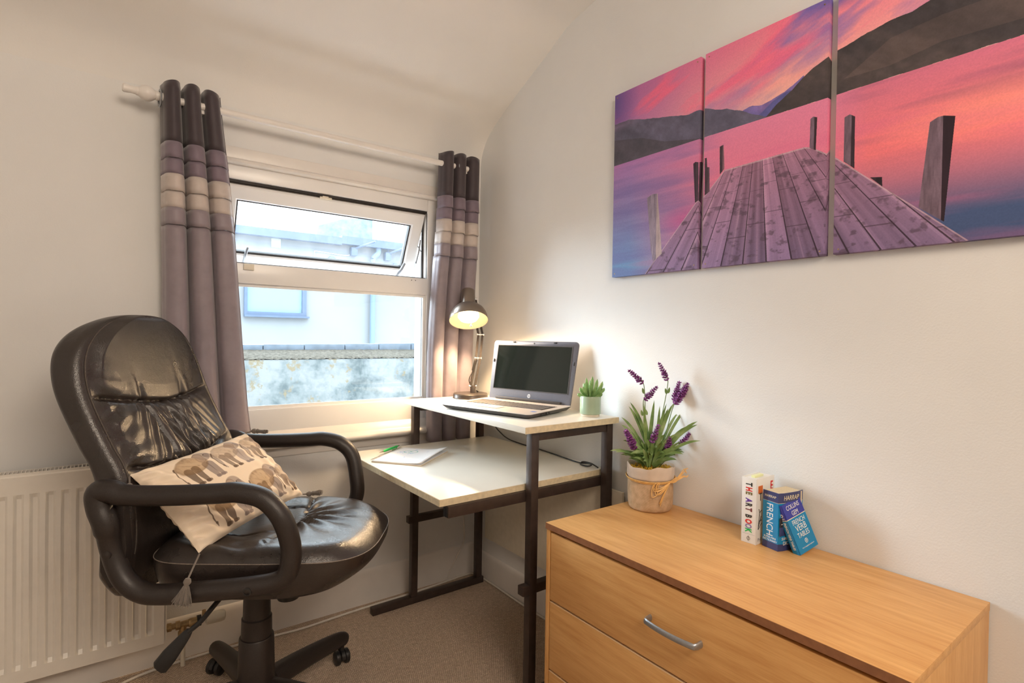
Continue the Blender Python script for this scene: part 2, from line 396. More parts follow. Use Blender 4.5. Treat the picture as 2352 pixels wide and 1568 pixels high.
# tilted top hung sash
sa = math.radians(25.2); SL = .334
def SM(x, d, o): return Vector((x, .004+d*math.sin(sa)+o*math.cos(sa), 1.765-d*math.cos(sa)+o*math.sin(sa)))
TS = Matrix.Identity(4)
TS.col[0] = (1, 0, 0, 0); TS.col[1] = (0, math.cos(sa), math.sin(sa), 0); TS.col[2] = (0, -math.sin(sa), math.cos(sa), 0); TS.col[3] = (0, .004, 1.765, 1)
SX0, SX1 = OX0+.008, OX1-.008
sash = thing('sash', None, None); sash.parent = win
def mitre(mb, x0, x1, z0, z1, w, y0, y1, inset=.006):
    # four mitred rails, front edges softly chamfered
    O = [(x0, z0), (x1, z0), (x1, z1), (x0, z1)]; I = [(x0+w, z0+w), (x1-w, z0+w), (x1-w, z1-w), (x0+w, z1-w)]
    for k in range(4):
        a, b, c, d = O[k], O[(k+1) % 4], I[(k+1) % 4], I[k]
        def pt(p, y): return TS @ Vector((p[0], y, p[1]))
        def lerp(p, q, t): return (p[0]+(q[0]-p[0])*t, p[1]+(q[1]-p[1])*t)
        t = inset/w
        q = [pt(a, y1), pt(b, y1), pt(c, y1), pt(d, y1), pt(a, y0+inset), pt(b, y0+inset), pt(lerp(b, c, t), y0), pt(lerp(a, d, t), y0), pt(lerp(c, b, .9*t), y0), pt(lerp(d, a, .9*t), y0), pt(c, y0+.006), pt(d, y0+.006)]
        mb.add(q, [(0, 1, 5, 4), (4, 5, 6, 7), (7, 6, 8, 9), (9, 8, 10, 11), (11, 10, 2, 3), (0, 3, 2, 1), (0, 4, 7, 9, 11, 3), (1, 2, 10, 8, 6, 5)])
s_ = MB(); mitre(s_, SX0, SX1, -SL, 0, .058, 0, .045); s_.build('sash_frame', M['upvc'], sash, ang=20)
s_ = MB()
for a, b in (((SX0+.058, .012, -SL+.058), (SX0+.064, .040, -.058)), ((SX1-.064, .012, -SL+.058), (SX1-.058, .040, -.058)), ((SX0+.064, .012, -.064), (SX1-.064, .040, -.058)), ((SX0+.064, .012, -SL+.058), (SX1-.064, .040, -SL+.066))):
    s_.box(a, b, 0, TS)
s_.build('sash_seal', M['gasket'], sash)
s_ = MB().box((SX0+.060, .024, -SL+.060), (SX1-.060, .029, -.060), 0, TS); s_.build('sash_pane', M['dusty'], sash)
for xx, tl in ((-1.075, .25), (-.405, .55)):
    h = MB(); T0 = TS @ Matrix.Translation((xx, -.012, -SL+.010))
    pts = [T0 @ Vector((0, 0, 0)), T0 @ Vector((.004, -.012, .015)), T0 @ Vector((.012*tl*3, -.016, .055)), T0 @ Vector((.020*tl*3, -.012, .088))]
    h.tube(crom(pts, 6), [.008]*18+[.006], 8, sq=(1, .6)); h.build('window_handle', M['satin'], sash)
    k = MB().box((xx-.016 if xx < -.8 else xx+.02, -.012, TZ1-.026), (xx+.022 if xx < -.8 else xx+.05, -.0035, TZ1-.002), .002); 
    if xx < -.8: k.build('keep_plate', M['cream'], win)
k = MB()
for xx in (-.377, -.357): k.lathe([(.0022, 0), (.0022, .001)], TR((xx, -.0032, TZ1-.013), (0, -1, 0)), 10)
k.build('screw_hole', M['gasket'], win)
k = MB().box((-.80, .0, HZ1-.022), (-.75, .012, HZ1-.012), .002).box((-.79, -.003, HZ1-.019), (-.765, .012, HZ1-.009), .002); k.build('vent_clip', M['cream'], win)
k = MB(); k.tube([(OX1-.012, .045, 1.655), (OX1-.012, .060, 1.60), (OX1-.014, .085, 1.545)], .004, 6, sq=(1, .4)); k.tube([(OX1-.010, .045, 1.60), (OX1-.012, .075, 1.63)], .003, 6); k.build('friction_stay', M['satin'], win)

# ---- what stands outside
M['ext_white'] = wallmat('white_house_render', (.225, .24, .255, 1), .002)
M['ext_dark'] = speckled('blue_grey_frame_paint', (.085, .12, .19, 1), .5, 20, .1, 0)
M['slate'] = speckled('blue_grey_slate', (.10, .125, .16, 1), .6, 12, .3, .002)
x = N('dirty_yard_render', (.4, .42, .42, 1), .85, 0, .2); v = x.co()
a = x.ramp(x.noise(v, 3.2, 8, .7), [(.38, (.065, .082, .088, 1)), (.47, (.125, .142, .148, 1)), (.56, (.175, .185, .19, 1))])
b = x.ramp(x.noise(x.co('Object', (.9, 1, .9)), 6.5, 7, .7), [(.575, (0, 0, 0, 1)), (.61, (1, 1, 1, 1))])
mx = x.n('ShaderNodeMixRGB'); x.l(b, mx.inputs[0]); x.l(a, mx.inputs[1]); mx.inputs[2].default_value = (.15, .125, .085, 1); x.col(mx.outputs[0])
x.bump(x.noise(v, 30, 5), .5, .006); M['dirty'] = x.m
x = N('rough_mortar_ledge', (.33, .31, .27, 1), .95, 0, .1); v = x.co(); x.col(x.ramp(x.noise(v, 40, 8, .75), [(.35, (.03, .027, .022, 1)), (.65, (.10, .09, .075, 1))]))
x.bump(x.noise(v, 60, 5), .8, .012); M['mortar'] = x.m
pw = thing('parapet_wall', 'stained grey and white rendered wall outside the window with a slate capping', 'wall')
MB().box((-1.9, 2.2, -1.2), (1.6, 2.5, .985)).build('wall_face', M['dirty'], pw, smooth=False)
gx = np.linspace(-1.9, 1.6, 240); gy = np.linspace(0, 1, 14); P = np.zeros((14, 240, 3))
for i, t in enumerate(gy):
    for j, xx in enumerate(gx):
        P[i, j] = (xx, 2.195+.305*t, .992+.062*t**.8+.006*random.random()-(.010*random.random() if i == 0 else 0))
lb = MB().grid(P); lb.build('mortar_ledge', M['mortar'], pw)
xs = [-1.9, -1.35, -.97, -.478, -.147, .207, .529, .86, 1.25, 1.6]
for i in range(len(xs)-1):
    MB().box((xs[i]+.004, 2.49, 1.035), (xs[i+1]-.004, 2.62, 1.088+.004*i), .004).build('coping_slate', M['slate'], pw)
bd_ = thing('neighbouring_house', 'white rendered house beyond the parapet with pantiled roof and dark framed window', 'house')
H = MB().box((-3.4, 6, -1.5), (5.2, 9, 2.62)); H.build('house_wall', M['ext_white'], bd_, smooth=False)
x = N('weathered_roof_tile', (.2, .22, .26, 1), .8, 0, .2); v = x.co('Object', (1, 1, 1)); x.col(x.ramp(x.noise(v, 5, 6, .7), [(.35, (.11, .15, .22, 1)), (.65, (.24, .28, .34, 1))])); M['rooft'] = x.m
def roofgrid(x0, x1, y0, z0, y1, z1, amp=.035, per=.16):
    xs_ = np.arange(x0, x1+.001, per/8); P = np.zeros((2, len(xs_), 3))
    for j, xx in enumerate(xs_):
        w = amp*abs(math.sin(PI*xx/per)); P[0, j] = (xx, y0, z0+w); P[1, j] = (xx, y1, z1+w)
    return P
MB().grid(roofgrid(-3.5, 5.3, 5.88, 2.63, 7.6, 2.92)).build('lean_to_roof', M['rooft'], bd_)
MB().box((-3.5, 5.86, 2.55), (1.35, 5.98, 2.66)).box((1.35, 5.86, 2.57), (5.3, 5.98, 2.69)).build('gutter', M['ext_dark'], bd_)
gr = MB().prism([(1.25, 2.6), (1.35, 3.02), (1.75, 3.18), (2.30, 3.28), (2.30, 2.6)], 7.0, 8.6, 1); gr.build('gable_roof', M['rooft'], bd_, smooth=False)
wn = MB(); 
for a_, b_ in (((.02, 5.95, 1.44), (.06, 6.02, 2.15)), ((.80, 5.95, 1.44), (.86, 6.02, 2.15)), ((.06, 5.95, 1.44), (.80, 6.02, 1.49)), ((.02, 5.92, 1.415), (.90, 6.02, 1.44)), ((.06, 5.95, 2.10), (.80, 6.02, 2.15))): wn.box(a_, b_)
wn.build('house_window', M['ext_dark'], bd_)
x = N('pale_blue_pane', (.20, .31, .40, 1), .35, 0, .25); M['pane_blue'] = x.m
MB().box((.06, 5.985, 1.49), (.80, 6.0, 2.10)).build('window_pane', M['pane_blue'], bd_)
dp = MB().tube(crom([(1.96, 5.93, 2.60), (1.96, 5.93, 2.50), (1.88, 5.93, 2.40), (1.88, 5.93, 2.30), (1.88, 5.93, 1.5), (1.88, 5.93, -1)], 6), .042, 10); dp.build('downpipe', flat('downpipe_grey_blue', (.14, .20, .28, 1), .7), bd_)
for (vx, vz) in ((1.243, 2.309), (2.282, 2.297)): MB().lathe([(.07, 0), (.065, .03), (.0, .035)], TR((vx, 6.0, vz), (0, -1, 0))).build('round_vent', M['ext_dark'], bd_)
for vx, vz in ((1.565, 2.49), (2.128, 2.472)):
    c_ = MB().box((vx-.05, 5.9, vz-.08), (vx+.05, 6.0, vz+.05), .01).tube([(vx-.0, 5.93, vz+.03), (vx+.25, 5.7, vz+.14)], .018, 8).tube([(vx, 5.93, vz+.03), (vx, 5.93, vz+.16)], .012, 8); c_.build('outdoor_lamp', M['ext_dark'], bd_)
MB().box((.37, 5.985, 2.42), (.50, 6.0, 2.55), .004).build('air_brick', flat('pale_green_plastic', (.42, .50, .40, 1)), bd_)
cbx = MB().tube(crom([(.98, 5.985, 2.2), (.98, 5.985, 2.40), (1.02, 5.985, 2.43), (1.45, 5.985, 2.41), (1.55, 5.985, 2.46)], 6), .006, 6); cbx.build('wall_cable', M['white_cable'], bd_)
struct(MB().box((-14, .3, -1.6), (14, 24, -1.5)).box((-4, .156, .45), (3, 2.195, .55)), 'bounce_ground', M['gloss'], smooth=False)  # added unseen: low plane blocks light from below, upper white slab bounces sun indoors

# ================================================================== CURTAINS AND ROD
bands = [(2.045, 1.842, 0, 0), (1.842, 1.788, 1, 1), (1.788, 1.734, 1, 0), (1.734, 1.678, 2, 1), (1.678, 1.622, 2, 0), (1.622, 1.565, 3, 1), (1.565, None, 3, 0)]
def curtain(name, label, fx, yc, A, zb, ph, n=3, seed=1, topcut=None, falls=0):
    root = thing(name, label, 'curtain', (0, 0, 0))
    nu = 150; rg = np.random.default_rng(seed); pj_ = rg.random(12)
    mb = MB(); sect = []
    for bi, (za, zb_, mi, tuck) in enumerate(bands):
        z1 = zb if zb_ is None else zb_; rows = 34 if zb_ is None else (10 if bi == 0 else 5)
        P = np.zeros((rows, nu, 3))
        for i in range(rows):
            s = i/(rows-1); z = za+(z1-za)*s
            for j in range(nu):
                t = j/(nu-1); X = fx(t, z)
                c = -math.cos(2*PI*(n*t)+ph(t))
                c = c**.5 if c > 0 else -(-c)**1.3; c = .12+.88*c; X -= (fx(1, z)-fx(0, z))/(2*PI*n)*.95*math.sin(2*PI*n*t+ph(t))
                Y = yc(z)-A(t, z)*c
                off = 0
                if tuck: off = .0015+.0055*s
                dn = 1.5-z if z < 1.5 else 0
                wr = .004*math.sin(9*z+6*t*pj_[0]*4+pj_[1]*6)*min(1, dn*2)+.0025*math.sin(23*z+17*t+pj_[2]*6)*min(1, dn*2)
                zz = z
                if bi == 0 and i == 0: zz = z+.004*math.sin(23*t+seed)
                if zb_ is None and i == rows-1: zz = z+.006*math.cos(2*PI*n*t)
                if zb_ is not None and mi > 0 and tuck and i == rows-1: zz = z-.0025*abs(math.sin(31*t))
                P[i, j] = (X+wr*.5, Y-off+wr, zz)
        mb.mat([M['cur0'], M['cur1'], M['cur2'], M['cur3']][mi]); 
        names = ('header_band', 'mauve_band', 'mauve_band', 'cream_band', 'cream_band', 'tuck_band', 'drape')
        sect.append(P); 
    # header, coloured bands and drape are sewn parts
    for nm, idx, mt in (('header_band', (0,), M['cur0']), ('mauve_band', (1, 2), M['cur1']), ('cream_band', (3, 4), M['cur2']), ('drape', (5, 6), M['cur3'])):
        q = MB(); q.mat(mt)
        for k in idx: q.grid(sect[k])
        o = q.build(nm, None, root, ang=70); sm = o.modifiers.new('thickness', 'SOLIDIFY'); sm.thickness = .0016; sm.offset = 0
    return root
def fxL(t, z):
    k = (2.05-z)/1.24; k = max(0, min(1, k))
    x0 = -1.368+.02*k; x1 = -1.178+.125*k**1.1+.006*math.sin(5*z)
    return x0+(x1-x0)*t
cl = curtain('eyelet_curtain', 'long banded curtain hanging behind the leather office chair, left of the window', fxL,
        lambda z: -.095+.024*min(1, max(0, (1.75-z)/.45)), lambda t, z: (.042+.010*math.sin(5*t))*(1-.22*min(1, max(0, (1.75-z)/.45)))*(1-.35*max(0, t-.85)/.15), .815, lambda t: .15+.5*t, 3, 3)
def fxR(t, z):
    k = max(0, min(1, (2.05-z)/1.33)); x0 = -.292+.010*math.sin(4*z)-.022*k; x1 = -.068-.010*k
    tt = t+.10*t*(1-t)*-1.6
    return x0+(x1-x0)*tt
cr2 = curtain('eyelet_curtain', 'long banded curtain hanging in the corner behind the desk lamp', fxR,
        lambda z: -.098+.030*min(1, max(0, (1.7-z)/.8)), lambda t, z: (.036-.006*t)*(1 if z > 1.5 else .88), .70, lambda t: -.2+.3*t, 3, 9)
rod = thing('curtain_rod', 'white wooden curtain pole with a turned finial above the window', 'curtain rod')
RZ = 1.994
MB().tube([(-1.36, -.10, RZ), (-.10, -.10, RZ-.003)], .0125, 20).build('pole', M['gloss'], rod)
MB().lathe([(.0185, 0), (.019, .004), (.0145, .010), (.0135, .020), (.0155, .030), (.0155, .034), (.014, .036), (.024, .050), (.026, .062), (.022, .076), (.015, .084), (.015, .088), (.0125, .092), (.0115, .104), (.0135, .116), (.0138, .124), (.011, .128), (.0, .129)], TR((-1.348, -.10, RZ+.001), (-1, 0, .02))).build('finial', M['gloss'], rod)
for bx in (-1.25, -.14):
    MB().box((bx-.012, -.10, RZ-.025), (bx+.012, -.0006, RZ-.012), .002).build('rod_bracket', M['gloss'], rod)
def eyelets(root, pos):
    for (x_, rot) in pos:
        T = TR((x_, -.10, RZ-.004), (math.cos(rot), math.sin(rot), 0))
        vs = []; R0, r0 = .0265, .0042; P = np.zeros((33, 9, 3))
        for i in range(33):
            a = 2*PI*i/32
            for j in range(9):
                b = 2*PI*j/8; P[i, j] = T @ Vector(((R0+r0*math.cos(b))*math.cos(a), (R0+r0*math.cos(b))*math.sin(a), .7*r0*math.sin(b)))
        MB().grid(P).build('eyelet', M['satin'], root)
eyelets(cl, [(-1.372, .1), (-1.262, -.35), (-1.232, .5)]); eyelets(cr2, [(-.262, .55), (-.19, -.4)])

# ================================================================== RADIATOR
rad = thing('radiator', 'white ribbed panel radiator on the wall under the left curtain', 'radiator', (0, 0, 0))
RX1, RX0, ZB, ZT = -1.345, -2.75, .112, .752
xs_ = []; hs = []
per = .0372; x_ = RX1-.030
cols = []
while x_ > RX0+.03: cols.append(x_); x_ -= per
gxs = [RX1]; gd = [0]
for c in cols:
    for dx, d in ((.0, 0), (-.006, 1), (-.017, 1), (-.025, 0)): gxs.append(c+dx); gd.append(d)
gxs.append(RX0); gd.append(0)
zz = [ZB, ZB+.004, ZB+.045, ZB+.058, .45, ZT-.072, ZT-.058, ZT-.004, ZT]; zd = [0, 0, 0, 1, 1, 1, 0, 0, 0]
P = np.zeros((len(zz), len(gxs), 3))
for i in range(len(zz)):
    for j in range(len(gxs)):
        P[i, j] = (gxs[j], -.100+.0075*gd[j]*zd[i]+(.006 if i in (0, len(zz)-1) else 0), zz[i])
q = MB().grid(P); q.box((RX0, -.0915, ZB), (RX1, -.088, ZT)); q.build('front_panel', M['rad'], rad, ang=25)
MB().box((RX0, -.05, ZB+.01), (RX1-.004, -.036, ZT-.01)).build('rear_panel', M['rad'], rad)
q = MB(); q.box((RX0, -.094, ZT-.004), (RX1+.006, -.088, ZT+.006)); q.box((RX0, -.046, ZT-.004), (RX1+.006, -.040, ZT+.006))
xx = RX1
while xx > RX0: q.box((xx-.0028, -.088, ZT), (xx, -.046, ZT+.005)); xx -= .0098
q.build('top_grille', M['rad'], rad)
MB().box((RX0, -.084, ZT-.02), (RX1, -.05, ZT-.006)).build('grille_void', M['gasket'], rad)
MB().box((RX1, -.097, ZB+.012), (RX1+.007, -.038, ZT+.004), .002).build('side_cover', M['rad'], rad)
for xx in (-1.5, -2.5): MB().box((xx-.02, -.037, .2), (xx+.02, -.0006, .7)).build('wall_bracket', M['rad'], rad)
va = thing('radiator_valve', 'paint-spattered brass valve with a white cap at the foot of the radiator', 'valve')
vy = -.062
def VT(x_, z_=.148): return TR((x_, vy, z_), (1, 0, -.02))
MB().lathe([(.008, -.015), (.010, 0), (.014, .001), (.014, .014), (.010, .016), (.010, .026), (.015, .027), (.015, .040), (.011, .042), (.012, .07)], VT(-1.335, .150), 6).build('union_nut', M['brass'], va)
MB().lathe([(.013, 0), (.015, .004), (.015, .03), (.012, .034)], VT(-1.268), 20).build('valve_body', M['brass'], va)
MB().lathe([(.012, 0), (.019, .001), (.019, .014), (.013, .015)], VT(-1.243), 24).build('black_collar', M['blackp'], va)
MB().box((-1.226, vy-.006, .148), (-1.213, vy+.006, .182), .003).build('vent_tab', M['brass'], va)
MB().lathe([(.012, 0), (.020, .004), (.021, .05), (.018, .062), (.010, .066), (0, .066)], VT(-1.215, .146), 24).build('valve_cap', M['cream'], va)
MB().lathe([(.009, -.06), (.012, -.055), (.016, -.035), (.016, -.020), (.011, -.016), (.010, .0)], TR((-1.285, vy, .146)), 8).build('elbow_nut', M['brass'], va)
MB().tube([(-1.285, vy, .09), (-1.285, vy, .0)], .0075, 12).build('copper_pipe', M['cream'], va)

# ================================================================== DESK
desk = thing('stepped_desk', 'ivory topped desk with a raised shelf on a dark steel frame in the corner', 'desk')
def slab(mb, x0, x1, y0, y1, z0, z1):
    mb.mat(M['lam']); mb.box((x0, y0, z0+.0012), (x1, y1, z1), .0012); return mb
top = MB(); slab(top, -.722, -.022, -.908, -.138, .692, .714); top.build('desk_top', None, desk)
eb = MB().box((-.7225, -.9090, .6925), (-.0215, -.9078, .7128)).box((-.7235, -.9085, .6925), (-.7219, -.137, .7128)); eb.build('desk_top_edging', M['lamedge'], desk)
sh = MB(); slab(sh, -.452, -.020, -.968, -.104, .890, .912); sh.build('raised_shelf', None, desk)
MB().box((-.4525, -.9692, .8905), (-.0195, -.9678, .9112)).build('shelf_edging', M['lamedge'], desk)
LW = .015
def leg(x_, y_, z0, z1, nm='leg', hw=LW): MB().box((x_-hw, y_-hw, z0), (x_+hw, y_+hw, z1), .0025).build(nm, M['steel'], desk)
YN, YF_ = -.936, -.118
for y_ in (YN, YF_):
    leg(-.395 if y_ == YN else -.405, y_, .0315, .889)
    leg(-.045 if y_ == YN else -.060, y_, .0315, .889)
    MB().box((-.60, y_-.0165, .001), (-.035, y_+.0165, .031), .0025).build('foot_bar', M['steel'], desk)
    MB().box((-.385, y_-.013, .860), (-.062, y_+.013, .8885), .002).build('shelf_rail', M['steel'], desk)
    MB().box((-.437, y_-.0145, .362), (-.035, y_+.0145, .392), .002).build('mid_rail', M['steel'], desk)
# rails that carry the lower top, running out in front of the legs
MB().box((-.700, -.921+.001, .657), (-.030, -.893, .6915), .002).build('top_rail', M['steel'], desk)
MB().box((-.700, -.158, .657), (-.045, -.1335, .6915), .002).build('top_rail', M['steel'], desk)
for y_ in (-.921,): MB().box((-.7035, -.9175, .6595), (-.7005, -.896, .689), .001).build('rail_end_cap', M['blackp'], desk)

# folded board standing between desk and wall
tag(MB().box((-.0265, -.995, .215), (-.0125, -.125, .643), .002).build('storage_board', M['cream']), 'cream flat board propped against the wall behind the desk legs', 'board')
# ================================================================== OFFICE CHAIR
CO = Vector((-1.1412, -.5408, 0))
CA = math.atan2(-.577, .817)
chair = thing('office_chair', 'brown-black leather office chair with looped plastic arms and five legged base', 'office chair', CO, CA)
def smooth_interp(xs, ys):
    xs = list(xs); ys = list(ys)
    def f(x_):
        if x_ <= xs[0]: return ys[0]+(x_-xs[0])*(ys[1]-ys[0])/(xs[1]-xs[0])
        if x_ >= xs[-1]: return ys[-1]
        i = max(k for k in range(len(xs)) if xs[k] <= x_); i = min(i, len(xs)-2)
        def sl(k):
            if k <= 0: return (ys[1]-ys[0])/(xs[1]-xs[0])
            if k >= len(xs)-1: return (ys[-1]-ys[-2])/(xs[-1]-xs[-2])
            return (ys[k+1]-ys[k-1])/(xs[k+1]-xs[k-1])
        h = xs[i+1]-xs[i]; t = (x_-xs[i])/h
        return (2*t**3-3*t*t+1)*ys[i]+(t**3-2*t*t+t)*h*sl(i)+(-2*t**3+3*t*t)*ys[i+1]+(t**3-t*t)*h*sl(i+1)
    return f
spine = smooth_interp([.50, .60, .70, .80, .85, .90, 1.02, 1.12, 1.21, 1.26], [-.225, -.195, -.188, -.205, -.222, -.250, -.306, -.334, -.345, -.347])
def bw(z):
    if z > 1.0: return .252*max(0, 1-((z-1.0)/.2455)**2.7)**(1/2.4)
    if z < .62: return .252-.05*((.62-z)/.12)**2
    return .252
def bd2(z):
    d = .082
    if z > 1.10: d *= max(.02, 1-((z-1.10)/.146)**3)**.6
    if z < .56: d *= .6+.4*((z-.48)/.08)
    return d
SK = .10
def gs(x_, w): return math.exp(-(x_/w)**2)
def s1(v): return .988+.030*(abs(v-.02)/.22)**1.3
def s2_(v): return .812+.036*(abs(v-.02)/.22)**1.2+.012*v/.2
def back_disp(v, z):
    a, b = s1(v), s2_(v)
    vl = -.062-.015*(z-.9)/.1; vr = .098-.015*(z-.9)/.1
    d = .014*(1-min(1, abs(v)/.22)**4)
    g_ = -.013*gs(z-a, .007)-.012*gs(z-b, .007)
    if b-.004 < z < a+.004: g_ += -.012*gs(v-vl, .006)-.012*gs(v-vr, .006)
    d += g_
    # cushions between seams are padded
    if z > a: d += .010*min(1, (z-a)/.05)
    elif z > b:
        d += .007*min(1, (a-z)/.03)*min(1, (z-b)/.03)
        if vl < v < vr:   # ruched middle
            q = (v-vl)/(vr-vl); e_ = math.sin(PI*q)
            d += e_*(.0065*math.sin(46*q*.6+5*math.sin(9*z)+3*math.sin(21*z))+.004*math.sin(70*q*.5-31*z)+.003*math.sin(90*q*.5+77*z))
        elif v < vl:
            q = (v+.25)/(vl+.25); d += .0045*math.sin(95*z+26*(1-q)+2*math.sin(30*v))*math.exp(-3.2*(1-q)**1.0 if q > .5 else -3.2*q*.9)
            d += .003*math.sin(140*z-30*v)*gs(q, .55)
        else:
            q = (v-vr)/(.25-vr); d += .002*math.sin(120*z+30*q)*gs(q, .4)
    # pull creases above the upper seam where the ruching ends
    if z > a-.01:
        for vc, sg in ((vl, 1), (vr, -1)):
            d += -.009*gs(v-vc+sg*.16*(z-a)*.25, .010)*math.exp(-(z-a)/.035)+.004*gs(v-vc+sg*.022, .014)*math.exp(-(z-a)/.05)
        d += .004*gs(v+.19, .05)*math.sin(110*z+40*v)*math.exp(-(z-a)/.05)
    if z < b: d += .003*math.sin(60*v+30*z)*gs(z-b+.03, .03)+.004*math.sin(85*z+12*v)*(1 if abs(v) > .12 else .3)*.5
    return d
rows = np.concatenate([np.linspace(.495, .80, 40), np.linspace(.802, 1.06, 130), np.linspace(1.063, 1.235, 45), 1.2455-.0105*(1-np.linspace(.12, 1, 8))**2])
nF, nS, nB = 170, 12, 24
P = []
for z in rows:
    w, d = bw(z), bd2(z); uf = spine(z); r = min(.026, w*.5, d*.49); row = []
    fw_ = w-r
    for k in range(nF):
        v = -fw_+2*fw_*k/(nF-1); edge = min(1, (fw_-abs(v))/.03)
        dd = back_disp(v, z)*max(0, edge)*min(1, w/.12)
        row.append((uf+dd+SK*v, v, z))
    for k in range(1, nS):
        a = PI/2*k/nS; row.append((uf-r+r*math.cos(a)+SK*w, fw_+r*math.sin(a), z))
    row.append((uf-r+SK*w, w, z))
    for k in range(0, nS):
        a = PI/2*k/nS; row.append((uf-d+r-r*math.sin(a)+SK*w, fw_+r*math.cos(a), z))
    for k in range(nB):
        v = fw_-2*fw_*k/(nB-1); row.append((uf-d+SK*v-.010*(1-(v/.26)**2), v, z))
    for k in range(1, nS):
        a = PI/2*k/nS; row.append((uf-d+r-r*math.cos(a)-SK*w, -fw_-r*math.sin(a), z))
    row.append((uf-d+r-SK*w, -w, z))
    for k in range(0, nS):
        a = PI/2*k/nS; row.append((uf-r+r*math.sin(a)-SK*w, -fw_-r*math.cos(a), z))
    P.append(row)
P = np.array(P); q = MB().grid(P, True); nb = P.shape[1]
q.f.append(tuple(range(nb-1, -1, -1))); q.mi.append(0); q.f.append(tuple((len(rows)-1)*nb+k for k in range(nb))); q.mi.append(0)
bk = q.build('backrest', M['leather'], chair, ang=60)
for sg in (-1, 1):
    pts = []
    for z in np.linspace(.62, 1.235, 70):
        w = bw(z); r = min(.026, w*.5); v = sg*(w-r*.9)
        pts.append((spine(z)-.0015+SK*v, v, z))
    MB().tube(pts, .0015, 6).build('piping', M['thread' if sg < 0 else 'leather'], bk)
# small tear patches at the worn top edge
M['stitch'] = speckled('pale_stitching', (.20, .165, .14, 1), .7, 200, .3, 0)
# seat cushion: plan outline is a rounded slab, waterfall front
def seat_out(a):
    c, s = math.cos(a), math.sin(a); n = 3.2 if c > 0 else 5
    hu = .322 if c > 0 else .255
    r = (abs(c/hu)**n+abs(s/.258)**n)**(-1/n); return .055+r*c, r*s
def seat_top(u, v):
    z = .640-.022*math.exp(-((u+.02)/.16)**2-(v/.13)**2)
    if u > .17: z -= .62*(u-.17)**2
    d = 0
    ue = .105+.02*math.cos(v*9)
    d -= .009*gs(u-ue, .006)*(1 if abs(v-.04) < .20 else 0)
    if u < ue: d -= .008*gs(abs(v-.01)-(.10+.25*(ue-u)), .006)*(1 if u > -.13 else 0)
    if u > ue:
        an = math.atan2(v-.02, u-ue+.03); rr_ = math.hypot(v-.02, u-ue+.03)
        d += .0065*math.sin(15*an+2.2*math.sin(9*rr_))*math.exp(-((rr_-.10)/.085)**2)
        d += .003*math.sin(31*an+3)*math.exp(-((rr_-.06)/.05)**2)
    else:
        d += .004*math.sin(70*v+24*u)*gs(abs(v)-.2, .04)+.003*math.sin(55*u+20*v)
    return z+d
NA = 160; P = []
for k in range(46):
    r = 1-(1-k/45)**1.6 if k else 0
    row = []
    for j in range(NA):
        ou, ov = seat_out(2*PI*j/NA); u = .055+(ou-.055)*r; v = ov*r
        zt = seat_top(u, v); e_ = max(0, (r-.80)/.20)
        zs = .605-(.012*max(0, u-.20)/.16 if u > .20 else 0)
        z = zt*(1-e_**2.6)+zs*e_**2.6
        row.append((u, v, z))
    P.append(row)
q = MB().grid(np.array(P), True); st_ = q.build('seat', M['leather'], chair, ang=60)
# pleated welts on the side of the seat
P = []
for k in range(14):
    t = k/13; row = []
    for j in range(NA):
        ou, ov = seat_out(2*PI*j/NA); u0 = ou
        sc = 1.004-.005*t-.30*max(0, t-.25)**2.0*(1.25 if ou > .1 else .7)
        zs = .605-(.012*max(0, u0-.20)/.16 if u0 > .20 else 0); zb = .506
        row.append((.055+(ou-.055)*sc, ov*(1.004-.005*t-.13*max(0, t-.3)**2), zs+.001-(zs-zb)*(t**1.15)))
    P.append(row)
q = MB().grid(np.array(P), True); q.f.append(tuple(13*NA+j for j in range(NA))); q.mi.append(0)
q.build('seat_shell', M['leather'], chair, ang=60)
pts = [(.055+(ou-.055)*1.004, ov*1.004, .606-(.012*max(0, ou-.20)/.16 if ou > .20 else 0)) for ou, ov in (seat_out(2*PI*j/NA) for j in range(NA))]
MB().tube(pts, .0013, 6, closed=True).build('seat_piping', M['stitch'], chair)
# arm loops
ring = [(-.255, .800), (-.225, .803), (-.186, .794), (-.068, .795), (.03, .800), (.085, .803), (.145, .787), (.187, .742), (.207, .672), (.206, .617), (.183, .581), (.112, .565), (-.007, .553), (-.100, .545), (-.158, .551), (-.202, .586), (-.229, .652), (-.238, .724), (-.253, .765)]
for sg in (-1, 1):
    up_ = .018 if sg > 0 else 0
    pts = crom([(u+(.015 if sg > 0 else 0), sg*(.292+(.010 if z > .7 else 0)), z+(up_ if z > .7 else 0)) for u, z in ring], 7, True)
    R_ = []
    for p in pts:
        R_.append(.0255 if p.z < .7 or p.x > 0 else .0255+.004*gs(p.x+.25, .05))
    o = MB().tube(pts, R_, 20, closed=True, sq=(1.0, .98), upv=(0, 1, 0)).build('armrest', M['plastic'], chair, ang=70)
    # broad rear plate that bolts to the backrest
    q = MB(); q.prism([(-.235, .56), (-.205, .57), (-.195, .66), (-.205, .77), (-.25, .77), (-.262, .70), (-.258, .60)], 0, .022, 0)
    q2 = MB()
    vs = [(p[1], (p[0] if sg > 0 else -p[0])*1, p[2]) for p in q.v]
    q2.add([(p[1], sg*(.270+abs(p[0])), p[2]) for p in q.v], q.f); q2.build('arm_plate', M['plastic'], o)
    for u, z in ((-.236, .738), (.112, .563), (-.226, .652)):
        T = TR((u+(.015 if sg > 0 else 0), sg*(.3165 if z > .7 else .3160), z), (0, sg, 0))
        if z != .652:
            MB().lathe([(.0105, -.004), (.0105, .0022), (.0075, .0026), (.007, -.002), (0, -.002)], T, 20, cap=False).build('bolt_socket', M['blackp'], o)
        else: MB().lathe([(.011, -.004), (.010, .002), (0, .0035)], T, 20, cap=False).build('bolt_cover', M['plastic'], o)
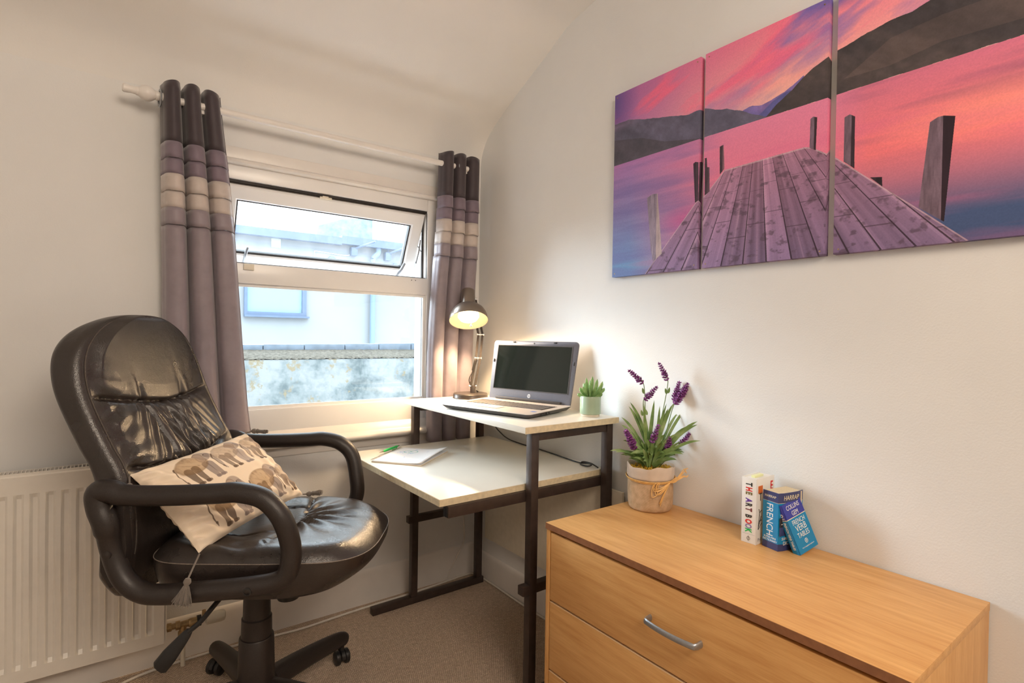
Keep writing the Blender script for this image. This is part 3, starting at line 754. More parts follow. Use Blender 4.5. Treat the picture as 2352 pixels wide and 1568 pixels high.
# mechanism under the seat
MB().box((-.11, -.09, .478), (.12, .09, .508), .008).build('tilt_mechanism', M['plastic'], chair)
MB().lathe([(.0, .408), (.030, .410), (.036, .425), (.038, .44), (.038, .48)], Matrix.Translation((.105, -.03, 0)), 24).build('tension_knob', M['blackp'], chair)
# lever
lp = crom([(-.02, -.06, .492), (-.03, -.17, .470), (-.06, -.20, .430), (-.086, -.215, .408)], 6)
lv = MB().tube(lp, .0065, 8).build('lever', M['blackp'], chair)
d0 = Vector((-.082, -.212, .412)); d1 = Vector((-.150, -.235, .322)); q = MB(); ax = (d1-d0).normalized()
q.tube([d0, d0+ax*.012, d0+ax*.03, d0+ax*.075, d1-ax*.006, d1], [.008, .012, .015, .021, .021, .015], 12, sq=(1, .42), upv=(.85, -.1, -.5)); q.build('lever_paddle', M['blackp'], lv)
# gas lift column, telescopic cover
MB().lathe([(.039, .335), (.036, .485)], None, 36).build('gas_column', M['plastic'], chair)
MB().lathe([(.0435, .278), (.0425, .338), (.0385, .342)], None, 36).build('column_sleeve', M['plastic'], chair)
MB().lathe([(.056, .12), (.052, .17), (.049, .278), (.047, .282), (.043, .283)], None, 36).build('column_sleeve', M['plastic'], chair)
MB().lathe([(.03, .075), (.062, .08), (.066, .10), (.062, .135), (.054, .15)], None, 36).build('base_hub', M['plastic'], chair)
for k in range(5):
    ang = math.radians(26.8+72*k)-CA
    c_, s_2 = math.cos(ang), math.sin(ang)
    pts = [Vector((c_*r, s_2*r, z)) for r, z in ((.04, .118), (.12, .116), (.22, .108), (.31, .098), (.355, .091), (.372, .082))]
    lg = MB().tube(crom(pts, 5), [.042-.017*i/25 for i in range(25)]+[.015], 16, sq=(.92, .82), upv=(0, 0, 1)); lg = lg.build('base_leg', M['plastic'], chair)
    cx, cy = c_*.360, s_2*.360; T = Matrix.Translation((cx, cy, 0)) @ Matrix.Rotation(ang+1.1+k, 4, 'Z')
    MB().lathe([(.009, .045), (.009, .085)], T, 12).build('caster_stem', M['blackp'], lg)
    cst = MB(); wh = []
    cst.box((-.010, -.0058, .012), (.010, .0058, .0535), .002, T)
    for sg in (-1, 1):
        wh.append(MB()); wh[-1].lathe([(.0, -.009), (.020, -.009), (.0245, -.006), (.0250, 0), (.0245, .006), (.018, .010), (0, .011)], T @ TR((0, sg*.0165, .0255), (0, sg, 0)), 28, cap=False)
    hood = []
    for i in range(13):
        a = PI*(.05+.95*i/12); hood.append([(T @ Vector((.0285*math.cos(a)*1, y_, .0255+.0285*math.sin(a)))) for y_ in (-.0062, .0062)])
    cst.grid(np.array([[tuple(p) for p in r_] for r_ in hood]))
    cs = cst.build('caster', M['blackp'], chair)
    for w_ in wh: w_.build('caster_wheel', M['blackp'], cs)
MB().box((-.30, -.03, .505), (.05, .03, .5085), .001).build('spine_bar', M['plastic'], chair)
MB().box((-.305, -.035, .506), (-.272, .035, .80), .004).build('back_spine', M['plastic'], chair)

# ================================================================== CUSHION
def cush(): return None
TLc, TRc, BLc, BRc = Vector((-.236, -.222, .824)), Vector((-.108, .148, .866)), Vector((-.045, -.243, .628)), Vector((.095, .108, .678))
cu = thing('elephant_cushion', 'cream oblong cushion printed with elephants, a tassel at each corner, leaning on the chair', 'cushion', CO, CA)
def cpos(s, t, side):
    # s 0..1 along the long edge, t 0..1 bottom to top
    a, b = 2*s-1, 2*t-1
    pin = 1-.055*(1-abs(a)**2.5)*0
    # edges pull inward between the corners
    s2 = .5+.5*a*(1-.045*(1-b*b)*abs(a)**3); t2 = .5+.5*b*(1-.07*(1-a*a)*abs(b)**3)
    p = BLc*(1-s2)*(1-t2)+BRc*s2*(1-t2)+TLc*(1-s2)*t2+TRc*s2*t2
    nrm = (TRc-TLc).cross(TLc-BLc).normalized()
    if nrm.x < 0: nrm = -nrm
    h = .062*(max(0, 1-a*a)**.5*max(0, 1-b*b)**.5)**.85
    h += .010*(gs(abs(a)-1, .3)*gs(abs(b)-1, .3))*0
    w = .0028*math.sin(30*a+9*b)*gs(abs(a)-.85, .3)+.003*math.sin(22*(a+b)+3*a)*gs(abs(b)-.8, .25)+.002*math.sin(17*a*b+9*b)
    if a < -.55: w += .004*math.sin(34*b+16*a)*min(1, (-.55-a)*3)
    return p+nrm*((h+w*min(1, h/.02))*(1 if side > 0 else -.62))
def elephants(w, h):
    X, Y = np.meshgrid(np.linspace(0, 3.0, w), np.linspace(0, 2.0, h)); A = np.zeros((h, w, 3)); A[:] = (.93, .865, .78)
    A += (fbm(X, Y, 3, 3, 4)[..., None]-.5)*.02
    def blend(mask, c, al): 
        al = al*.86
        A[:] = A*(1-(mask*al)[..., None])+np.array(c)*(mask*al)[..., None]
    def ell(x0, y0, cx, cy, rx, ry, rot=0, soft=.05):
        dx, dy = X-x0-cx, Y-y0-cy; c, s = math.cos(rot), math.sin(rot); q_ = ((dx*c+dy*s)/rx)**2+((-dx*s+dy*c)/ry)**2
        return np.clip((1-q_)/soft/4, 0, 1), q_
    def seg(x0, y0, pts, r0, r1):
        mk = np.zeros(X.shape); n = len(pts)-1
        for i in range(n):
            (ax_, ay), (bx, by) = pts[i], pts[i+1]; ax_ += x0; bx += x0; ay += y0; by += y0
            L2 = (bx-ax_)**2+(by-ay)**2+1e-9; t = np.clip(((X-ax_)*(bx-ax_)+(Y-ay)*(by-ay))/L2, 0, 1)
            d = np.hypot(X-ax_-t*(bx-ax_), Y-ay-t*(by-ay)); r = r0+(r1-r0)*(i+t)/n; mk = np.maximum(mk, np.clip((r-d)/.008, 0, 1))
        return mk
    dark = (.34, .27, .22); brown = (.60, .46, .30); grey = (.50, .45, .44)
    hair = fbm(X+.3*Y, Y, 26, 14, 9, 3)
    for (x0, y0, k, c0) in ((.52, 1.10, 1.12, 0), (1.40, 1.14, 1.08, 1), (2.24, 1.12, 1.08, 1), (.50, .12, 1.25, 0), (1.60, .14, 1.18, 0), (2.46, .16, 1.12, 1)):
        if k == 0: continue
        P_ = lambda L_: [(a*k, b*k) for a, b in L_]
        # legs
        for lx, ly, ln, c in ((.16, .20, .22, dark), (.30, .17, .20, dark), (.52, .20, .22, grey), (.62, .22, .20, grey)):
            mk = seg(x0, y0, P_([(lx, .32), (lx+.01, .16), (lx+.04, .02)]), .075*k, .045*k); blend(mk, np.array(c)*.95+.12*(c0), .75)
            mk = seg(x0, y0, P_([(lx+.02, .015), (lx+.085, .01)]), .035*k, .03*k); blend(mk, c, .7)
        mk, q_ = ell(x0, y0, .33*k, .44*k, .33*k, .225*k, .12); blend(mk, brown if not c0 else (.66, .58, .50), .55)
        edge = mk*np.clip((q_-.45)/.55, 0, 1); blend(edge*(.5+hair*.8), dark if not c0 else grey, .38)
        blend(mk*np.clip(hair-.5, 0, 1)*2, dark, .35)
        mk, q_ = ell(x0, y0, .64*k, .56*k, .155*k, .15*k, .3); blend(mk, grey, .60)
        ear, qe = ell(x0, y0, .57*k, .53*k, .10*k, .15*k, -.2); blend(ear, (.66, .57, .50), .6); blend(ear*np.clip((qe-.72)/.2, 0, 1), dark, .65)
        tr = seg(x0, y0, P_([(.74, .55), (.80, .44), (.815, .30), (.80, .16), (.83, .09)]), .060*k, .016*k); blend(tr, grey, .62)
        tu = seg(x0, y0, P_([(.75, .45), (.84, .41), (.89, .44)]), .018*k, .006*k); blend(tu, (.88, .84, .76), .9)
        out = seg(x0, y0, P_([(.03, .50), (-.015, .38), (-.02, .22), (.01, .12)]), .016*k, .010*k); blend(out, dark, .85)
        tip = seg(x0, y0, P_([(.01, .13), (.02, .07)]), .022*k, .008*k); blend(tip, dark, .8)
        for cc_ in range(3):
            ln = seg(x0, y0, P_([(.12+.05*cc_, .52-.03*cc_), (.24+.05*cc_, .42-.02*cc_), (.36+.04*cc_, .36)]), .006, .004); blend(ln, dark, .45)
        eye, _ = ell(x0, y0, .70*k, .58*k, .012*k, .010*k); blend(eye, (.12, .1, .1), .9)
    return A
im = image('cushion_print', elephants(1200, 800))
M['cushion'] = imgmat('printed_cotton', im, .85, 900)
n1, n2 = 110, 80
vs, fs, uvs = [], [], []
for side in (1, -1):
    for i in range(n2+1):
        for j in range(n1+1): vs.append(cpos(j/n1, i/n2, side)); uvs.append((j/n1, i/n2) if side > 0 else (.02, .02))
o_ = (n1+1)*(n2+1)
for sd in range(2):
    for i in range(n2):
        for j in range(n1):
            a = sd*o_+i*(n1+1)+j; fs.append((a, a+1, a+n1+2, a+n1+1) if sd == 0 else (a, a+n1+1, a+n1+2, a+1))
me = bpy.data.meshes.new('cover'); me.from_pydata(vs, [], fs); ul = me.uv_layers.new(name='UVMap')
for lp_ in me.loops: ul.data[lp_.index].uv = uvs[lp_.vertex_index]
me.materials.append(M['cushion']); me.shade_smooth(); cov = bpy.data.objects.new('cover', me); COL.objects.link(cov); cov.parent = cu
def tassel(root, p0, p1, dirv, L_=.055, spread=.028, seed=1):
    # knot at p1, yarn skirt along dirv
    r_ = random.Random(seed); d = Vector(dirv).normalized(); q = MB()
    q.tube([p0, (Vector(p0)+Vector(p1))/2, p1], .0022, 6)
    q.lathe([(.001, -.002), (.006, .0), (.0085, .006), (.0085, .010), (.0055, .015), (.006, .018), (.008, .021)], TR(p1, d), 14)
    b = Vector(p1)+d*.018; T = TR(b, d)
    for k in range(110):
        a = r_.random()*2*PI; rr_ = math.sqrt(r_.random()); e_ = T @ Vector((math.cos(a)*rr_*spread*.62, math.sin(a)*rr_*spread*.36, L_*(.85+.2*r_.random())))
        m_ = T @ Vector((math.cos(a)*rr_*spread*.38+.002*r_.random(), math.sin(a)*rr_*spread*.25, L_*.45)); s = T @ Vector((math.cos(a)*rr_*.006, math.sin(a)*rr_*.006, 0))
        q.tube([s, m_, e_], [.0013, .0012, .0008], 4)
    return q.build('tassel', M['tassel'], root)
tassel(cu, BLc+Vector((.004, -.004, .0)), (-.030, -.317, .596), (-.14, -.25, -1), .042, .040, 1)
tassel(cu, TLc+Vector((.002, -.002, -.004)), TLc+Vector((.010, -.014, -.020)), (.05, -.25, -1), .026, .022, 2)
tassel(cu, TRc, (-.090, .160, .872), (.72, -.30, .03), .040, .018, 3)
tassel(cu, BRc, (.108, .112, .678), (.9, -.15, .15), .030, .024, 4)
# ================================================================== DESK LAMP
M['gun'] = speckled('gunmetal_lacquer', (.27, .225, .19, 1), .32, 20, .06, 0, metal=.8)
M['gun2'] = speckled('dark_lamp_metal', (.085, .072, .066, 1), .36, 20, .06, 0, metal=.6)
x = N('warm_white_enamel', (.52, .45, .33, 1), .5); M['reflector'] = x.m
lamp = thing('desk_lamp', 'dark metal desk lamp, lit, with a domed shade in front of the corner curtain', 'lamp', (-.165, -.195, .912))
def LP(x_, y_, z_): return Vector((x_+.165, y_+.195, z_-.912))
MB().lathe([(.0, .0005), (.080, .0005), (.082, .003), (.080, .006), (.079, .019), (.076, .0225), (.0, .0235)], None, 56, cap=False).build('lamp_base', M['gun2'], lamp)
MB().lathe([(.014, .022), (.0125, .052), (.010, .058)], Matrix.Translation((.012, -.002, 0)), 20).build('stem', M['gun2'], lamp)
pa, pb, pc, pd = LP(-.155, -.197, .965), LP(-.123, -.190, 1.095), LP(-.105, -.180, 1.205), LP(-.118, -.135, 1.372)
def strip(q, a, b, off, w=.0045):
    q.tube([a+Vector(off), b+Vector(off)], w, 4, sq=(1, .45))
q = MB(); ov = (.0085, -.005, 0); on_ = (-.0085, .005, 0)
for off in (ov, on_): strip(q, pa, pb, off, .007)
q.build('lower_arm', M['gun2'], lamp)
q = MB()
for off in (ov, on_): strip(q, pb, pc, off, .007); strip(q, pc, pd, off, .007)
q.build('upper_arm', M['gun2'], lamp)
for k, p in enumerate((pa, pb, pc, pd)):
    q = MB().lathe([(.0045, -.018), (.007, -.017), (.007, -.013), (.004, -.012), (.004, .012), (.007, .013), (.007, .017), (.0045, .018)], TR(p, (.85, -.5, 0)), 12); q.build('joint_bolt', M['chrome'], lamp)
q = MB(); a = pb+Vector((-.012, .004, -.006)); b = pa+Vector((-.010, .004, .030))
hx = []
for i in range(160):
    t = i/159; p = a.lerp(b, t*.55); an = 2*PI*14*t; hx.append(p+Vector((math.cos(an)*.0045, 0, math.sin(an)*.0012))+Vector((0, math.sin(an)*.0045, 0)))
q.tube(hx, .0011, 5); q.tube([a.lerp(b, .55), b], .0012, 5); q.build('tension_spring', M['blackp'], lamp)
q = MB().tube(crom([pb+Vector((.0, .01, -.01)), pb+Vector((-.016, .008, -.05)), pa+Vector((-.014, .01, .03)), pa+Vector((.01, .012, -.012)), LP(-.115, -.18, .938), LP(-.10, -.15, .925)], 7), .0024, 8); q.build('lamp_cable', M['black_cable'], lamp)
# shade: axis leans back and away from the room
axs = Vector((.200, .390, .860)).normalized(); c0 = LP(-.198, -.222, 1.268)
TL = TR(c0, axs)
op = [(.0875, 0), (.0880, .003), (.0865, .018), (.081, .036), (.071, .053), (.056, .068), (.040, .0765), (.034, .079), (.0335, .084), (.0335, .152), (.031, .1555), (.0, .156)]
ip = [(.0875, 0), (.0862, .003), (.0848, .018), (.0794, .036), (.0695, .052), (.0548, .066), (.039, .0745), (.026, .077), (.026, .080), (0, .080)]
sh_ = MB().lathe(op, TL, 64, cap=False).build('lamp_shade', M['gun'], lamp, ang=50)
MB().lathe(ip, TL, 64, cap=False).build('shade_lining', M['reflector'], sh_, ang=50)
M['bulb'] = emit('lit_bulb', (1, .78, .48, 1), 2.6)
MB().lathe([(.0, -.001), (.024, .001), (.040, .007), (.0485, .020), (.046, .036), (.032, .054), (.016, .068), (.015, .078)], TL, 40, cap=False).build('bulb', M['bulb'], lamp)
q = MB().tube([TL @ Vector((-.02, -.060, .03)), TL @ Vector((-.02, -.060, .03))+Vector((0, 0, -.078))], .0008, 5).lathe([(.0, -.004), (.0035, -.002), (.0035, .002), (0, .004)], Matrix.Translation((TL @ Vector((-.02, -.060, .03)))+Vector((0, 0, -.080))), 12); q.build('pull_chain', M['chrome'], lamp)
q = MB().tube(crom([TL @ Vector((.012, .010, .156)), TL @ Vector((.030, .015, .172)), TL @ Vector((.046, .02, .160)), TL @ Vector((.046, .022, .135)), pd+Vector((.004, 0, -.01))], 8), .0022, 8); q.build('shade_cable', M['black_cable'], lamp)
q = MB().tube([pd, TL @ Vector((.030, .012, .115))], .005, 8); q.build('shade_bracket', M['gun'], lamp)
bl = bpy.data.lights.new('desk_lamp_bulb_light', 'SPOT'); bl.energy = 15; bl.color = (1, .68, .38); bl.shadow_soft_size = .035; bl.spot_size = math.radians(150); bl.spot_blend = .35
bo = bpy.data.objects.new('desk_lamp_bulb_light', bl); COL.objects.link(bo); bo.matrix_world = Matrix.Translation(lamp.location) @ TL @ Matrix.Translation((0, 0, -.012))

# ================================================================== LAPTOP
x = N('champagne_laptop_deck', (.60, .54, .49, 1), .38, .35); M['deck'] = x.m
M['lid'] = speckled('blue_grey_laptop_plastic', (.135, .135, .165, 1), .42, 200, .06, .0002)
M['lapbase'] = speckled('dark_laptop_shell', (.060, .052, .050, 1), .4, 200, .1, 0)
M['key'] = speckled('brown_grey_key', (.085, .072, .066, 1), .5, 200, .06, 0)
x = N('black_glossy_screen', (.012, .016, .014, 1), .07, 0, .6); v = x.co(); f = x.noise(v, 420, 2)
x.col(x.ramp(f, [(.72, (.012, .017, .015, 1)), (.80, (.12, .12, .11, 1))])); M['screen'] = x.m
Lx, Ly = .287, .426
la = .2744
lap = thing('laptop', 'open silver-grey laptop with a dark screen, on the raised desk shelf', 'laptop', (-.466, -.449, .9122), la)
# local: x from front edge to hinge, y from far end (0) to near end (-Ly)
q = MB(); bm_prof = [(.0, .0165), (.004, .0195), (Lx, .0235), (Lx, .004), (.03, .003), (.006, .0115)]
def deckring(z, ins, r=.014):
    pts = []; 
    for cx, cy, a0 in ((ins+r, -ins-r, PI/2), (ins+r, -Ly+ins+r, PI), (Lx-ins-r, -Ly+ins+r, 1.5*PI), (Lx-ins-r, -ins-r, 0)):
        for k in range(7):
            a = a0+PI/2*k/6; pts.append((cx+r*math.cos(a), cy+r*math.sin(a), z))
    return pts
def slope(p, k): return (p[0], p[1], p[2]+k*p[0])
rings = [[slope(p, .010) for p in deckring(.0012, .022)], [slope(p, .010) for p in deckring(.004, .012)], [slope(p, .014) for p in deckring(.0150, .001)], [slope(p, .014) for p in deckring(.0170, 0)]]
q.grid(np.array(rings), True); q.f.append(tuple(range(27, -1, -1))); q.mi.append(0); q.build('base_shell', M['lapbase'], lap)
q = MB(); rings = [[slope(p, .014) for p in deckring(.0170, 0)], [slope(p, .014) for p in deckring(.0186, .0012)]]
q.grid(np.array(rings), True); q.f.append(tuple(28+k for k in range(28))); q.mi.append(0); dk = q.build('keyboard_deck', M['deck'], lap)
KZ = lambda x_: .0186+.014*x_
MB().box((.045, -.245, 0), (.098, -.135, .0004), 0, Matrix.Translation((0, 0, KZ(.07))) @ Matrix.Rotation(-.014, 4, 'Y')).build('touchpad', speckled('touchpad', (.52, .47, .43, 1), .45, 50, .03, 0), dk)
well = MB().box((.118, -.398, 0), (.222, -.028, .0006), 0, Matrix.Translation((0, 0, KZ(.0)-.0001)) @ Matrix.Rotation(-.014, 4, 'Y')).build('keyboard_well', M['lapbase'], dk)
kb = thing('keyboard', None, None); kb.parent = lap
y0_, y1_ = -.032, -.394
for r_ in range(6):
    xk = .2165-r_*.0168; n_ = 16 if r_ else 17; wds = [1]*n_
    if r_ == 5: wds = [1.4, 1, 1, 1, 5.4, 1, 1, 1, 1, 1, 1]
    tot = sum(wds); yy = y0_
    for wd in wds:
        kw = (y0_-y1_)*wd/tot; 
        MB().box((xk-.0145 if r_ else xk-.011, yy-kw+.0022, KZ(xk)), (xk, yy, KZ(xk)+.0021), .0007).build('key', M['key'], kb, smooth=False); yy -= kw
MB().box((.062, -.405, KZ(.07)+.0001), (.078, -.386, KZ(.07)+.0005)).build('blue_sticker', flat('blue_sticker', (.12, .2, .5, 1)), dk)
q = MB()
for a_, w_, h_ in ((.075, .024, .0025), (.108, .013, .006), (.128, .004, .004)): q.box((a_, -Ly-.0004, .0095), (a_+w_, -Ly+.004, .0095+h_))
q.build('side_ports', M['blackp'], lap)
q = MB().box((Lx-.012, -Ly+.05, .0235), (Lx+.006, -.05, .0325), .003); q.build('hinge_bar', M['lapbase'], lap)
# lid
tilt = math.radians(10.4); LH = .2526
TLd = Matrix.Translation((Lx-.002, 0, .020)) @ Matrix.Rotation(tilt, 4, 'Y')
def lidring(x_, ins, r=.016):
    pts = []
    for cy, cz, a0 in ((-ins-r, LH-ins-r, 0), (-ins-r, ins+r*.4, 1.5*PI), (-Ly+ins+r, ins+r*.4, PI), (-Ly+ins+r, LH-ins-r, PI/2)):
        for k in range(7):
            a = a0-PI/2*k/6+ (PI/2) ; a = [PI/2-PI/2*k/6, 0-PI/2*k/6, -PI/2-PI/2*k/6, PI-PI/2*k/6][(0, 1, 2, 3)[[0, 1.5*PI, PI, PI/2].index(a0)]]
            rr_ = r if cz > .1 else r*.4
            pts.append(TLd @ Vector((x_, cy+rr_*math.cos(a), cz+rr_*math.sin(a))))
    return pts
q = MB(); rg_ = [lidring(.0075, .002), lidring(.0055, 0), lidring(.001, 0), lidring(0, .0015)]
q.grid(np.array([[tuple(p) for p in r_] for r_ in rg_]), True); q.f.append(tuple(range(28))); q.mi.append(0); q.f.append(tuple(84+k for k in range(28))[::-1]); q.mi.append(0)
lid = q.build('lid', M['lid'], lap, ang=40)
bz = MB()
sx0, sx1, sz0, sz1 = -.028, -Ly+.028, .047, LH-.022
MB().box((-.0009, sx1, sz0), (.0005, sx0, sz1), 0, TLd).build('screen', M['screen'], lid)
fr_ = MB()
for a_, b_ in (((-.0016, sx1-.003, sz0-.003), (.0, sx0+.003, sz0)), ((-.0016, sx1-.003, sz1), (.0, sx0+.003, sz1+.003)), ((-.0016, sx1-.003, sz0), (.0, sx1, sz1)), ((-.0016, sx0, sz0), (.0, sx0+.003, sz1))): fr_.box(a_, b_, 0, TLd)
fr_.build('screen_surround', M['lapbase'], lid)
lg = MB().lathe([(.0, 0), (.0078, 0), (.0078, .0006), (0, .0006)], TLd @ TR((0, -Ly/2-.004, .024), (-1, 0, 0)), 28, cap=False).build('logo_disc', flat('logo_silver', (.72, .73, .76, 1)), lid)
R3 = TLd.to_3x3()
lettering('logo_letters', 'hp', .0125, M['lid'], lid, TLd @ Vector((-.0008, -Ly/2-.0035, .0215)), R3 @ Vector((0, -1, 0)), R3 @ Vector((0, 0, 1)), .0002, 'CENTER', shear=.25)
MB().lathe([(.0, 0), (.003, 0), (.003, .0006), (0, .0006)], TLd @ TR((0, -Ly/2, LH-.010), (-1, 0, 0)), 16, cap=False).build('webcam', M['blackp'], lid)
for yy, zz_ in ((-.012, .165), (-Ly+.012, .165), (-.11, LH-.006), (-Ly+.11, LH-.006)):
    q = MB().box((-.0022, yy-(.0025 if zz_ < .2 else .007), zz_-(.007 if zz_ < .2 else .0025)), (.0, yy+(.0025 if zz_ < .2 else .007), zz_+(.007 if zz_ < .2 else .0025)), .0008, TLd); q.build('screen_bumper', M['blackp'], lid)

# ================================================================== SMALL THINGS ON THE DESK
M['sage'] = speckled('sage_glaze', (.33, .42, .30, 1), .22, 25, .06, 0); M['bisque'] = speckled('bisque_clay', (.70, .62, .50, 1), .8, 60, .06, .0003)
x = N('succulent_leaf', (.17, .33, .09, 1), .45, 0, .4); v = x.co(); x.col(x.ramp(x.noise(v, 45, 3), [(.3, (.11, .25, .06, 1)), (.7, (.30, .47, .19, 1))])); x.b.inputs['Subsurface Weight'].default_value = .0; M['succ'] = x.m
M['soil'] = speckled('soil', (.06, .045, .03, 1), .95, 200, .5, .002)
sp_ = thing('potted_succulent', 'small green succulent in a sage glazed pot, right of the laptop', 'potted plant', (-.092, -.895, .912))
MB().lathe([(.0, .009), (.0355, .009), (.0385, .0095), (.0385, .070), (.0375, .0735), (.0358, .0735), (.0350, .068), (.034, .058)], None, 44, cap=False).build('pot', M['sage'], sp_)
MB().lathe([(.0, 0.0003), (.0325, .0003), (.0335, .001), (.0340, .009), (0, .0095)], None, 40, cap=False).build('pot_foot', M['bisque'], sp_)
MB().lathe([(.0, .0625), (.0345, .060)], None, 30, cap=False).build('soil', M['soil'], sp_)
def fatleaf(q, base, tip, r, bend=(0, 0, 0)):
    b, t = Vector(base), Vector(tip); mid = (b+t)/2+Vector(bend); pts = []
    for i in range(9):
        s = i/8; pts.append(b*(1-s)**2+mid*2*s*(1-s)+t*s*s)
    rr = [r*(.42+.58*math.sin(PI*min(1, s*1.15/2+.12)))*(1 if s < .75 else math.sqrt(max(.0, 1-((s-.75)/.25)**2))+.04) for s in [i/8 for i in range(9)]]
    q.tube(pts, rr, 8, sq=(1, .72))
q = MB(); r_ = random.Random(4)
lf = [(-.030, .3, .040), (-.012, .2, .077), (.006, .2, .082), (-.016, -.3, .064), (.018, -.2, .073), (.034, -.1, .064), (.040, -.1, .040), (-.024, -.5, .046), (.026, -.5, .050), (-.006, -.7, .058), (.010, -.6, .042), (-.038, .0, .018), (.020, .6, .060), (-.018, .7, .055), (.030, -.7, .024), (.002, .9, .066), (-.020, .9, .03)]
rvx = Vector((.8, -.6, 0)); rvy = Vector((.6, .8, 0))
for a, b, h in lf:
    tip = rvx*a*1.25+rvy*b*.042+Vector((0, 0, .064+h)); base = rvx*a*.16+rvy*b*.006+Vector((0, 0, .060+.016*r_.random()))
    bd_v = rvx*a*.30; fatleaf(q, base, tip, .0064, bd_v-Vector((0, 0, h*.15)))
q.build('leaves', M['succ'], sp_)
# note pad and pen
M['paper'] = speckled('white_paper', (.80, .81, .84, 1), .6, 20, .02, 0)
px_ = Vector((.217, .169, 0)).normalized(); py_ = Vector((px_.y, -px_.x, 0))
na = math.atan2(px_.y, px_.x)
pad = thing('notebook', 'spiral bound white notepad on the front left corner of the desk', 'notebook', (-.706, -.352, .7142), na)
# local x along the spiral, local -y away
q = MB().box((0, -.205, 0), (.262, 0, .0035), .0004); q.build('backing_card', M['bisque'], pad)
P = np.zeros((14, 14, 3))
for i in range(14):
    for j in range(14):
        s, t = j/13, i/13; lift = .016*max(0, (t-.45)/.55)**2*(.35+.65*s)+.002*math.sin(3*s)
        P[i, j] = (.262*s, -.002-.203*t, .0048+lift)
q = MB().grid(P); o = q.build('cover_sheet', M['paper'], pad)
md = o.modifiers.new('thickness', 'SOLIDIFY'); md.thickness = .0006
MB().box((.001, -.203, .0035), (.261, -.002, .0045)).build('pages', M['paper'], pad)
hx = []
for i in range(26*12+1):
    a = 2*PI*i/12; hx.append((.008+.246*i/(26*12), .0035+.0048*math.cos(a)-.001, .0046+.0048*math.sin(a)))
MB().tube(hx, .0006, 5).build('spiral_binding', M['gun'], pad)
# printed ring emblem and blue wash on the cover, thin ink shapes on the sheet
M['teal'] = flat('teal_ink', (.12, .45, .42, 1)); M['wash'] = flat('pale_blue_ink', (.50, .60, .80, 1), .6)
def sheetz(x_, y_): 
    s, t = x_/.262, (-y_-.002)/.203; return .0055+.016*max(0, (t-.45)/.55)**2*(.35+.65*s)+.002*math.sin(3*s)
q = MB(); P = []
for i in range(41):
    a = 2*PI*i/40; row = []
    for rr in (.026, .0295): xx, yy = .185+rr*math.cos(a), -.075+rr*math.sin(a); row.append((xx, yy, sheetz(xx, yy)))
    P.append(row)
q.grid(np.array(P)); P = []
for i in range(9):
    xx = .171+i*.0035; P.append([(xx, -.070+.006*math.sin(i*1.3), sheetz(xx, -.07)), (xx, -.079+.006*math.sin(i*1.3), sheetz(xx, -.08))])
q.grid(np.array(P)); q.build('ring_emblem', M['teal'], pad)
q = MB(); r_ = random.Random(3)
for k in range(7):
    cx, cy, a_, b_ = .04+.19*r_.random(), -.03-.12*r_.random(), .014+.022*r_.random(), .004+.006*r_.random(); ids = []
    ring_ = [(cx+a_*math.cos(2*PI*i/16)*(.8+.3*r_.random()), cy+b_*math.sin(2*PI*i/16)) for i in range(16)]
    q.add([(cx, cy, sheetz(cx, cy)-.0001)]+[(u, v_, sheetz(u, v_)-.0001) for u, v_ in ring_], [(0, 1+i, 1+(i+1) % 16) for i in range(16)])
q.build('printed_wash', M['wash'], pad)
M['green'] = flat('green_plastic', (.02, .50, .11, 1), .3)
a_ = Vector((-.640, -.272, .728)); b_ = Vector((-.492, -.166, .7265)); d_ = (b_-a_).normalized()
pen = thing('pen', 'green ballpoint pen lying along the notepad spiral', 'pen', a_)
T = TR((0, 0, 0), d_)
MB().lathe([(.0028, .030), (.0048, .036), (.0052, .05), (.0050, .13), (.0046, .142), (.003, .146)], T, 16).build('barrel', M['green'], pen)
MB().lathe([(.0006, 0), (.0012, .006), (.0026, .03)], T, 12).build('pen_tip', M['gun'], pen)
MB().lathe([(.0024, .146), (.0022, .158), (0, .159)], T, 12, cap=False).build('push_button', M['gun'], pen)
q = MB().tube([T @ Vector((.0, .005, .14)), T @ Vector((0, .0085, .138)), T @ Vector((0, .008, .10))], .0015, 6); q.build('pocket_clip', M['green'], pen)
# cables
q = MB().tube(crom([(-.022, -.14, .862), (-.018, -.183, .775), (-.020, -.240, .742), (-.022, -.306, .724), (-.022, -.40, .718), (-.024, -.482, .7172), (-.03, -.60, .7172), (-.045, -.72, .7172), (-.052, -.800, .7175), (-.046, -.842, .7215), (-.060, -.875, .7245), (-.075, -.868, .7200), (-.066, -.825, .7175), (-.048, -.815, .7225), (-.040, -.85, .7225), (-.052, -.900, .718)], 10), .0027, 8)
tag(q.build('power_cable', M['black_cable']), 'black cable running along the wall to a loop at the desk edge', 'cable')
q = MB().tube(crom([(-1.62, -.13, .005), (-1.47, -.072, .0055), (-1.38, -.045, .0055), (-1.22, -.036, .0055), (-1.05, -.050, .0055), (-.95, -.060, .0055), (-.857, -.066, .0055), (-.706, -.055, .0055), (-.551, -.048, .0055), (-.36, -.046, .0055), (-.20, -.034, .0055), (-.08, -.024, .0055), (-.032, -.034, .0055), (-.022, -.10, .0055), (-.019, -.213, .0055), (-.022, -.407, .0055), (-.019, -.60, .0055), (-.022, -1.0, .0055)], 8), .0045, 10)
tag(q.build('extension_cable', M['white_cable']), 'long white cable lying on the carpet along both skirting boards', 'cable')
q = MB().tube(crom([(-.09, -.012, .66), (-.088, -.012, .45), (-.082, -.012, .32), (-.074, -.014, .22), (-.085, -.022, .165), (-.120, -.024, .11), (-.150, -.024, .06), (-.172, -.024, .014)], 8), .003, 8)
tag(q.build('hanging_cable', M['white_cable']), 'thin white cable hanging down the corner behind the desk', 'cable')
